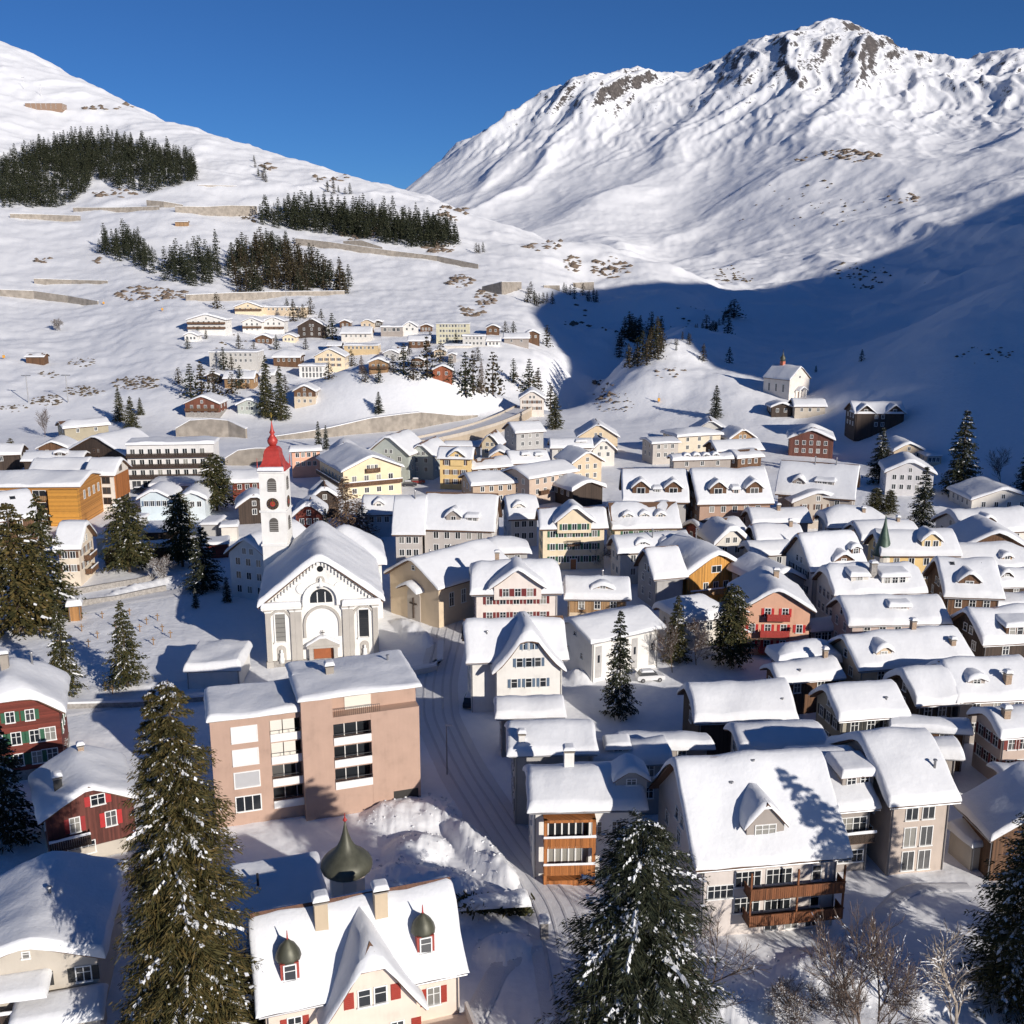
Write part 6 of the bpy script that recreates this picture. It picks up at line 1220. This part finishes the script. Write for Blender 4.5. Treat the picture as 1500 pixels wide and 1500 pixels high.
trees([(30, 925, 738, 'mid2', 'broad tall spruce at the left edge above the red house', None, 1.1), (72, 905, 722, 'mid0', 'snow-streaked spruce right of the broad left-edge spruce'), (96, 1015, 880, 'mid0', 'slim spruce between the red house and the churchyard', None, .75), (187, 1003, 880, 'mid0', 'lone spruce with snow-laden lower boughs in the churchyard'),
       (190, 838, 727, 'mid3', 'left of two round-topped pines by the station'), (268, 830, 722, 'mid3', 'right of two round-topped pines by the station', None, .85), (300, 865, 770, 'mid1', 'dark blue-shaded spruce in front of the white house by the tower', None, 1.5), (287, 890, 862, 'mid1', 'small dark conifer at the end of the churchyard'), (333, 882, 845, 'mid1', 'small shaded spruce left of the church'),
       (318, 748, 665, 'mid3', 'dense pine at the right end of the modern hotel', None, 1.1), (12, 1235, 1045, 'mid1', 'dark shaded spruce cut off at the left edge', None, 1.15), (906, 1048, 892, 'mid1', 'slender spruce with pointed tip in front of the white hall', None, .8), (1070, 975, 858, 'mid3', 'bushy pine beside the salmon house', None, .85), (990, 968, 872, 'mid0', 'snow-dusted spruce left of the bushy pine', None, .9),
       (1350, 772, 683, 'mid1', 'sunlit snowy spruce above the right rows', None, 1.15), (1282, 752, 715, 'mid3', 'round pine left of the sunlit snowy spruce', None, 1.3), (1302, 754, 718, 'mid3', 'smaller round pine touching the sunlit spruce', None, 1.1), (1405, 726, 600, 'mid1', 'tall dark spruce on the shaded slope, right side', None, 1.1), (1288, 708, 626, 'mid1', 'dark spruce in front of the twin-gabled house', None, 1.2), (1500, 735, 655, 'mid1', 'dark spruce at the right edge in the shade', None, 1.2),
       (1040, 757, 714, 'mid1', 'small snowy spruce in front of the brick dormer house'), (555, 606, 573, 'mid1', 'solitary spruce on the white knoll', None, 1.2), (467, 660, 616, 'mid1', 'left of two small spruces before the knoll wall', None, .8), (478, 658, 622, 'mid1', 'right of two small spruces before the knoll wall', None, .8), (176, 618, 568, 'mid0', 'left of three spruces on the lower ski slope', None, .9), (193, 628, 580, 'mid0', 'middle of three spruces on the lower ski slope', None, 1.1), (206, 608, 582, 'mid0', 'right of three spruces on the lower ski slope'),
       (18, 672, 642, 'mid2', 'small dark pine at the left edge near the farm roofs', None, 1.2), (813, 628, 575, 'mid0', 'snowy spruce right of the tall white viaduct house', None, 1.1), (1048, 612, 564, 'mid1', 'dark spruce on the sunny chapel hill', None, 1.1), (1030, 528, 503, 'far1', 'small spruce on the lit hillock edge'), (1068, 532, 508, 'far1', 'small spruce on the shaded side of the hillock'),
       (1034, 494, 461, 'far2', 'left spruce of the pair above the gorge'), (1066, 496, 461, 'far0', 'right spruce of the pair above the gorge'), (1075, 460, 438, 'far2', 'dark bushy tree where the stream leaves the shade', None, 1.6), (1262, 528, 511, 'far1', 'tiny spruce on the shaded slope ridge'), (1195, 545, 535, 'far1', 'tiny bush-like spruce right of the hilltop chapel'), (676, 775, 735, 'mid1', 'snowy dark spruce beside the bare larch') if 0 else (478, 792, 745, 'mid1', 'dark spruce between the tower and the bare larch', None, .9)], FK)
trees([(392, 612, 520, 'mid0', 'left of the tall spruce pair beside the knoll', None, .7), (412, 616, 535, 'mid0', 'right of the tall spruce pair beside the knoll', None, .75)], FK)
trees([(x, b, t, FK[i % 3], LH, GH, wd) for i, (x, b, t, wd) in enumerate([(280, 582, 532, .9), (296, 580, 528, .9), (314, 580, 540, .9), (328, 545, 508, .9), (340, 548, 520, .9), (318, 452, 428, 1), (352, 568, 535, 1), (430, 470, 438, 1), (455, 462, 435, .9), (487, 497, 458, .9), (471, 478, 452, 1), (482, 556, 530, 1), (592, 548, 503, .9), (626, 552, 492, .9), (645, 532, 500, .9), (682, 580, 515, .8), (693, 575, 512, .8), (722, 578, 515, .8), (775, 575, 525, .8), (788, 578, 538, .8), (740, 488, 470, 1), (752, 490, 470, 1), (801, 505, 476, 1), (630, 500, 484, 1), (290, 494, 478, 1), (302, 496, 482, 1), (444, 466, 445, .9), (421, 462, 437, 1), (600, 520, 500, .9), (535, 560, 538, .9), (275, 512, 492, 1), (350, 510, 488, 1), (372, 520, 500, 1), (405, 512, 490, 1), (448, 512, 494, 1), (515, 535, 512, .9), (555, 560, 532, .9), (576, 545, 518, .9), (606, 556, 525, .9), (660, 560, 520, .8), (668, 505, 486, .9), (700, 530, 508, .9), (752, 560, 525, .8), (806, 600, 560, .9), (340, 575, 545, .9), (386, 580, 548, .9), (418, 575, 548, .9), (262, 560, 538, .9)])], FK)
LG = 'dark spruce of the clump on the gorge shoulder'
forest([(900, 525), (915, 490), (945, 475), (968, 490), (972, 525), (945, 535), (915, 540)], 30, 5, LG, 'clump on the gorge shoulder', (26, 40))
forest([(770, 450), (775, 432), (800, 445), (813, 452), (800, 458)], 9, 5, 'dark bush-like conifer at the gorge shadow edge', 'conifers at the gorge shadow edge', (14, 24)); forest([(820, 420), (835, 425), (890, 450), (885, 456), (845, 452)], 10, 6, 'dark bush-like conifer at the gorge shadow edge', 'conifers at the gorge shadow edge', (12, 20))
forest([(985, 505), (1010, 490), (1050, 470), (1078, 445), (1082, 455), (1055, 485), (1015, 505), (990, 515)], 26, 4, 'dark bush-like conifer along the shaded stream', 'conifers along the shaded stream', (8, 18)); forest([(455, 272), (475, 268), (520, 285), (480, 282)], 8, 7, 'tiny spruce just below the left skyline', 'spruces below the left skyline', (8, 16)); forest([(365, 230), (385, 232), (395, 285), (385, 285), (375, 255)], 7, 6, 'tiny spruce just below the left skyline', 'spruces below the left skyline', (9, 16)); forest([(697, 365), (712, 365), (710, 375), (698, 375)], 3, 5, 'tiny spruce right of the middle forest', 'spruces right of the middle forest', (12, 18))
# foreground trees
def at_ground(px, py): p = at_z(px, py, 0); p[2] = terrain_at(p[0], p[1]); return p
big_left = spruce(33.2, 6.0, 38, 15, 14, 101, .6, blade=.11, mats=M_NEEDLEW, power=.6, tips=6, droop=.55, short=.6, lean=[(-1.3, .5, 32.4, 4.2)])
plant_tree(big_left, at_ground(294, 1600), 0, 'huge olive spruce with twin tops and snowy boughs, lower left', rz=.0)
big_mid = spruce(21.5, 6.9, 28, 17, 14, 102, .75, blade=.11, mats=M_NEEDLED, power=.42, tips=6, droop=.35, short=.6)
plant_tree(big_mid, at_ground(932, 1570), 0, 'broad snow-flecked spruce in the lower centre', rz=.3)
big_right = spruce(18.5, 5.2, 42, 14, 11, 103, .75, blade=.13, mats=M_NEEDLE, power=.6, droop=.35, tips=4, short=.6)
plant_tree(big_right, (43.2, 75.5, 0), 0, 'snowy spruce cut off by the lower right edge', rz=.9)
for x, y, k, lb in ((46.6, 66, 25, 'tall spruce beyond the right edge whose shadow lies on the big roof'), (54, 60, 21, 'spruce beyond the right edge shading the garden, nearer one'), (60, 68, 20, 'spruce beyond the right edge shading the garden, farther one')): plant_tree('mid0', (x, y, 0), k, lb, wide=.9)
bt1 = bare_tree(11, 3, .5, 5, .12, snow=.1); bt2 = bare_tree(9, 8, .4, 5, .09, snow=.06, up=.6); bt3 = bare_tree(12, 14, .65, 4, .17, M_BIRCH, .3); bt4 = bare_tree(5, 21, .7, 5, snow=.25, nb=4)
M_LARCH = needle_mat('larch_twigs', (.07, .045, .03), (.13, .085, .055), (.2, .14, .1)); larch = spruce(15, 4.6, 26, 9, 5, 55, .12, blade=.2, mats=M_LARCH, power=.7, droop=.1)
for px, yb, yt, lb, wd in ((508, 800, 697, 'bare brown larch right of the church tower', 1.2), (528, 800, 735, 'wide brown larch crown behind the church roof', 1.6), (705, 577, 528, 'brown larch between two spruces by the hamlet', .6), (530, 548, 520, 'brown larch behind the timber chalet of the hamlet', .8)):
    p = hit(px, yb); hgt = min((abs(project((p[0], p[1], p[2]+e))[1]-yt), e) for e in np.arange(1, 45, .2))[1]; o = plant_tree(larch, p, 0, lb, name='larch_tree'); o.scale = (hgt/15*wd, hgt/15*wd, hgt/15)
plant_bare(bt1, at_ground(1010, 1555), 'bare tree with pale twigs in front of the broad spruce', 1.15)
plant_bare(bt2, at_ground(1262, 1545), 'tall bare multi-stemmed tree in the lower right garden', 1.35, .5); plant_bare(bt1, at_ground(1290, 1535), 'second bare tree touching the multi-stemmed one', .95, 2.)
plant_bare(bt3, at_ground(1395, 1530), 'crooked pale-barked tree near the lower right corner', .85, 1.); plant_bare(bt4, at_ground(1172, 1510), 'snowy bare shrub on the bank, lower right', 1.1, .3, 'bare_shrub', 'shrub'); plant_bare(bt4, at_ground(1225, 1490), 'low snowy shrub below the balconied house', .8, 1.9, 'bare_shrub', 'shrub')
plant_bare(bt4, at_ground(84, 1115), 'frosted round shrub beside the red house', 1., 0, 'bare_shrub', 'shrub'); plant_bare(bt2, at_ground(985, 985), 'bare tree beside the parked white car', .9, 1.); plant_bare(bt1, at_ground(1020, 975), 'bare tree between the two conifers by the salmon house', .7, 2.); plant_bare(bt4, at_ground(882, 830), 'snow-dusted bush by the green-shuttered house', 1.2, 0, 'bare_shrub', 'shrub')
plant_bare(bt2, hit(66, 640), 'bare round tree by the long barn at the slope foot', 1.2); plant_bare(bt4, hit(88, 483), 'dark leafless bush alone on the ski slope', 1.6, 0, 'bare_shrub', 'shrub'); plant_bare(bt4, at_ground(240, 850), 'bare bush on the river bank', 1.1, 1., 'bare_shrub', 'shrub'); plant_bare(bt2, hit(1465, 710), 'bare tree on the shaded right slope', 1.2)
# ---------------------------------------------------------------- scrub and rocks
def lumps(name, label, cat, patches, mat, size, seed):
    rs = np.random.RandomState(seed); V, F = [], []; ico = np.array([(0, 0, 1), (.9, 0, .3), (.28, .85, .3), (-.72, .53, .3), (-.72, -.53, .3), (.28, -.85, .3), (0, 0, -.6)]); fi = [(0, 1, 2), (0, 2, 3), (0, 3, 4), (0, 4, 5), (0, 5, 1), (6, 2, 1), (6, 3, 2), (6, 4, 3), (6, 5, 4), (6, 1, 5)]
    for (px, py, rx, ry, n) in patches:
        for _ in range(n):
            a, r = rs.rand()*6.28, rs.rand()**.6; p = hit(px+rx*r*math.cos(a), py+ry*r*math.sin(a)); s = size*(.4+rs.rand())*p[1]/700
            k = len(V); V += list((ico*(.6+.8*rs.rand(7, 1)))*np.array([s*(1+rs.rand()), s*(.8+rs.rand()), s*(.5+.6*rs.rand())])+p); F += [(k+a_, k+b_, k+c_) for a_, b_, c_ in fi]
    o = link(name, np_mesh(name, np.array(V), np.array(F), [mat])); tag(o, label, cat, kind='stuff')
M_ROCK = plain('rock', (.16, .12, .09), .9, var=.4, scale=.8, bs=.6); M_SCRUB = plain('scrub', (.10, .075, .05), .95, var=.4, scale=1.5, bs=.6)
lumps('rocks', 'brown boulders and outcrops breaking through the snow', 'rocks', [(222, 432, 55, 10, 90), (145, 381, 9, 7, 12), (60, 382, 14, 5, 12), (530, 342, 32, 10, 40), (640, 362, 26, 9, 50), (673, 412, 22, 9, 36), (712, 435, 16, 14, 40), (690, 455, 22, 8, 24), (795, 362, 28, 8, 26), (838, 384, 14, 10, 40), (895, 388, 30, 11, 70), (160, 285, 40, 6, 26), (390, 245, 10, 8, 10), (850, 470, 30, 18, 14), (980, 545, 25, 8, 14), (885, 575, 18, 16, 30), (1215, 235, 50, 6, 26), (1330, 292, 30, 8, 20), (160, 160, 40, 6, 12), (480, 262, 30, 6, 16), (1260, 235, 40, 10, 50), (670, 310, 30, 8, 24)], M_ROCK, 1.5, 3)
lumps('scrub', 'low brown scrub poking out of the snow', 'scrub', [(198, 560, 36, 11, 130), (123, 573, 28, 9, 70), (68, 588, 26, 7, 60), (70, 548, 16, 6, 20), (365, 318, 18, 9, 40), (20, 598, 20, 5, 24), (120, 530, 22, 8, 30), (770, 560, 22, 18, 60), (1262, 405, 45, 12, 60), (1072, 410, 34, 12, 50), (930, 500, 60, 14, 40), (1440, 520, 50, 12, 26), (1180, 300, 120, 40, 40), (900, 590, 30, 16, 50), (1000, 480, 50, 20, 26), (360, 500, 60, 20, 14)], M_SCRUB, .9, 4)
def clods():
    rs = np.random.RandomState(12); V, F = [], []; ico = np.array([(0, 0, 1), (.9, 0, .3), (.28, .85, .3), (-.72, .53, .3), (-.72, -.53, .3), (.28, -.85, .3), (0, 0, -.6)]); fi = [(0, 1, 2), (0, 2, 3), (0, 3, 4), (0, 4, 5), (0, 5, 1), (6, 2, 1), (6, 3, 2), (6, 4, 3), (6, 5, 4), (6, 1, 5)]
    for (cx, cy, rx, ry, a, h_) in HEAPS[:5]+HEAPS[6:9]:
        n = int(rx*ry*4.5); t, r = rs.rand(n)*6.28, rs.rand(n)**.5*1.05; u, v = rx*r*np.cos(t), ry*r*np.sin(t); x, y = cx+u*math.cos(a)-v*math.sin(a), cy+u*math.sin(a)+v*math.cos(a); zz = ground_z(x, y)
        for i in range(n):
            s = .05+.2*rs.rand()**3; k = len(V); V += list(ico*(.5+.9*rs.rand(7, 1))*s*[1, 1, .7]+[x[i], y[i], zz[i]]); F += [(k+i_, k+j, k+l) for i_, j, l in fi]
    tag(link('snow_clods', np_mesh('snow_clods', np.array(V), np.array(F), [M_SNOW])), 'broken clods of ploughed snow on the heaps', 'snow', kind='stuff')
clods()
# ---------------------------------------------------------------- small things
def lamp_post():
    p = at_ground(655, 1136); o = empty('street_lamp', p, 0, 'slim grey street lamp beside the snowy street', 'street lamp'); m = MB(); m.tube((0, 0, -.5), (0, 0, 6.6), .1, .06, M_PIPE, 8); m.build('pole', o); m = MB(); m.box(-.15, .75, -.14, .14, 6.55, 6.72, plain('lamp_head', (.6, .6, .6), .4)); m.build('lamp_head', o)
lamp_post()
def car(label, px, py, rz, col, z0=None):
    p = at_ground(px, py); o = empty('parked_car', p, rz, label, 'car'); pm = plain('car_paint_'+hexname(col), col, .25, .1, var=.03, bs=0)
    m = MB(); m.prism([(-2.1, .35), (2.1, .35), (2.15, .75), (2.0, .95), (1.15, 1.05), (-1.95, 1.05), (-2.15, .8)], 'y', -.85, .85, pm); m.build('body', o)
    m = MB(); m.prism([(-1.85, 1.05), (1.1, 1.05), (.45, 1.55), (-1.5, 1.58)], 'y', -.76, .76, M_GLASS); m.build('windows', o)
    m = MB(); m.prism([(-1.55, 1.55), (.5, 1.52), (.42, 1.62), (-1.48, 1.64)], 'y', -.74, .74, pm); r_ = m.build('car_roof', o); link('snow', snow_cap(lambda a, b: 0*a, -1.5, .4, -.7, .7, .2, e=.2, over=0), r_, (0, 0, 1.62))
    for sx in (-1.3, 1.3):
        for sy in (-.8, .8):
            m = MB(); m.lathe([(.02, -.1), (.33, -.1), (.33, .1), (.02, .1)], plain('tyre', (.02, .02, .02), .8, bs=0), 14); w_ = m.build('wheel', o, loc=(sx, sy, .33)); w_.rotation_euler = (math.pi/2, 0, 0); m = MB(); m.lathe([(.02, -.12), (.2, -.12), (.2, .12), (.02, .12)], M_PIPE, 10); m.build('rim', w_)
    for sy in (-.6, .6): m = MB(); m.box(2.02, 2.14, sy-.18, sy+.18, .68, .85, M_FRAME); m.build('headlight', o)
car('white estate car parked beside the white hall', 952, 997, .15, (.75, .75, .75)); car('dark car parked in front of the blue-grey shuttered house', 690, 1032, 1.45, (.03, .03, .035))
car('dark car parked right of the cream inn, nearer one', 600, 712, .1, (.04, .04, .05)); car('dark red car parked right of the cream inn, farther one', 612, 708, .1, (.2, .03, .03)); car('grey car by the white hotel entrance', 196, 752, 1.3, (.2, .2, .21)); car('snow-covered dark car in front of the modern hotel', 205, 722, .2, (.05, .06, .08))
def hedge():
    rs = np.random.RandomState(9); a, b = at_ground(672, 1345), at_ground(772, 1338); Q = []
    for i in range(1500): t = rs.rand(); c = a*(1-t)+b*t+np.array([rs.randn()*.3, rs.randn()*.45, .2+rs.rand()*1.0]); u, v = rs.randn(3)*.16, rs.randn(3)*.16; Q += [c-u, c-v, c+u, c+v]
    o = empty('hedge', (a+b)/2, 0, 'clipped dark hedge under a snow cap beside the villa', 'hedge'); V = np.array(Q)-(a+b)/2; link('foliage', np_mesh('foliage', V, np.arange(len(V)).reshape(-1, 4), [M_NEEDLE]), o)
    L = np.linalg.norm((b-a)[:2]); s = link('snow', snow_cap(lambda x, y: 0*x, -L/2, L/2, -.8, .8, .8, step=.5, amp=2), o, (0, 0, 1.0)); s.rotation_euler = (0, 0, math.atan2((b-a)[1], (b-a)[0]))
hedge()
p = at_ground(797, 1376); o = empty('gate_post', p, .1, 'stone gate post with a snow cap beside the street', 'post'); m = MB(); m.box(-.35, .35, -.35, .35, -.5, 2.0, M_STONE); m.build('post', o); link('snow', snow_cap(lambda a, b: 0*a, -.38, .38, -.38, .38, .45, step=.3, e=.3), o, (0, 0, 2.0))
H = shed('small orange wooden kiosk by the churchyard corner', (97, 888), (119, 886), 3.0, 3, wood((.34, .17, .06)), t=.9, name='kiosk', cat='kiosk')
LGM = 'small wooden grave cross in the snowy churchyard'
m = MB(); m.box(-.07, .07, -.05, .05, -.3, 1.35, WTAN); m.box(-.35, .35, -.04, .04, .85, 1.0, WTAN); gm = m.mesh('grave_cross')
for i, (x, y) in enumerate([(231, 909), (143, 935), (215, 915), (120, 925), (170, 920), (250, 935), (225, 945), (155, 1012), (165, 1016), (205, 925), (238, 925), (130, 948), (60, 930), (85, 945), (150, 905), (190, 900)]): tag(link('grave_cross', gm, None, at_ground(x, y), .2*math.sin(i*3)), LGM, 'grave cross', 'grave crosses in the churchyard')
for px, py, lb in ((965, 590, 'orange snow-gun cover on the lit hillock'), (152, 446, 'yellow piste marker on the left slope, left one'), (238, 457, 'yellow piste marker on the left slope, right one'), (6, 528, 'yellow piste marker at the left edge')):
    p = hit(px, py); o = empty('piste_marker', p, 0, lb, 'marker'); m = MB(); m.box(-.5, .5, -.4, .4, .6, 2.0, plain('orange_pad', (.7, .34, .05), .6)); m.build('pad', o); m = MB(); m.tube((0, 0, -.5), (0, 0, 4.2), .15, .12, M_PIPE); m.build('pole', o)
for i, (px, py) in enumerate([(100, 590), (42, 590), (35, 130), (60, 140), (245, 270), (420, 455)]):
    p = hit(px, py); o = empty('lift_pylon', p, 0, ['ski lift pylon beside the scrub on the lower slope', 'ski lift pylon at the far left of the lower slope', 'ski lift pylon left of the mountain station', 'ski lift pylon above the mountain station', 'thin mast above the upper forest edge', 'thin mast above the hamlet'][i], 'pylon'); hh = 12 if i < 2 else 16; m = MB(); m.tube((0, 0, -1), (0, 0, hh), .25, .18, M_PIPE); m.build('mast', o); m = MB(); m.box(-2, 2, -.15, .15, hh-.4, hh, M_PIPE); m.build('crossarm', o)
def toys():
    for i, (px, col, lb) in enumerate(((542, (.7, .7, .7), 'white sledge leaning at the pink block wall'), (551, (.08, .03, .2), 'dark violet sledge at the pink block wall'), (562, (.5, .05, .1), 'red sledge at the pink block wall'), (569, (.5, .03, .5), 'magenta sledge at the pink block wall'))):
        p = at_ground(px, 1170-(px-540)*.1); m = MB(); c = plain('sledge_'+hexname(col), col, .4); m.prism([(-.3, 0), (.3, 0), (.34, .8), (.2, 1.05), (-.2, 1.05), (-.34, .8)], 'y', -.12, .12, c); o = m.build('sledge', None, loc=(p[0], p[1], p[2]+.05)); o.rotation_euler = (-.25, 0, .2*i); tag(o, lb, 'sledge')
toys()
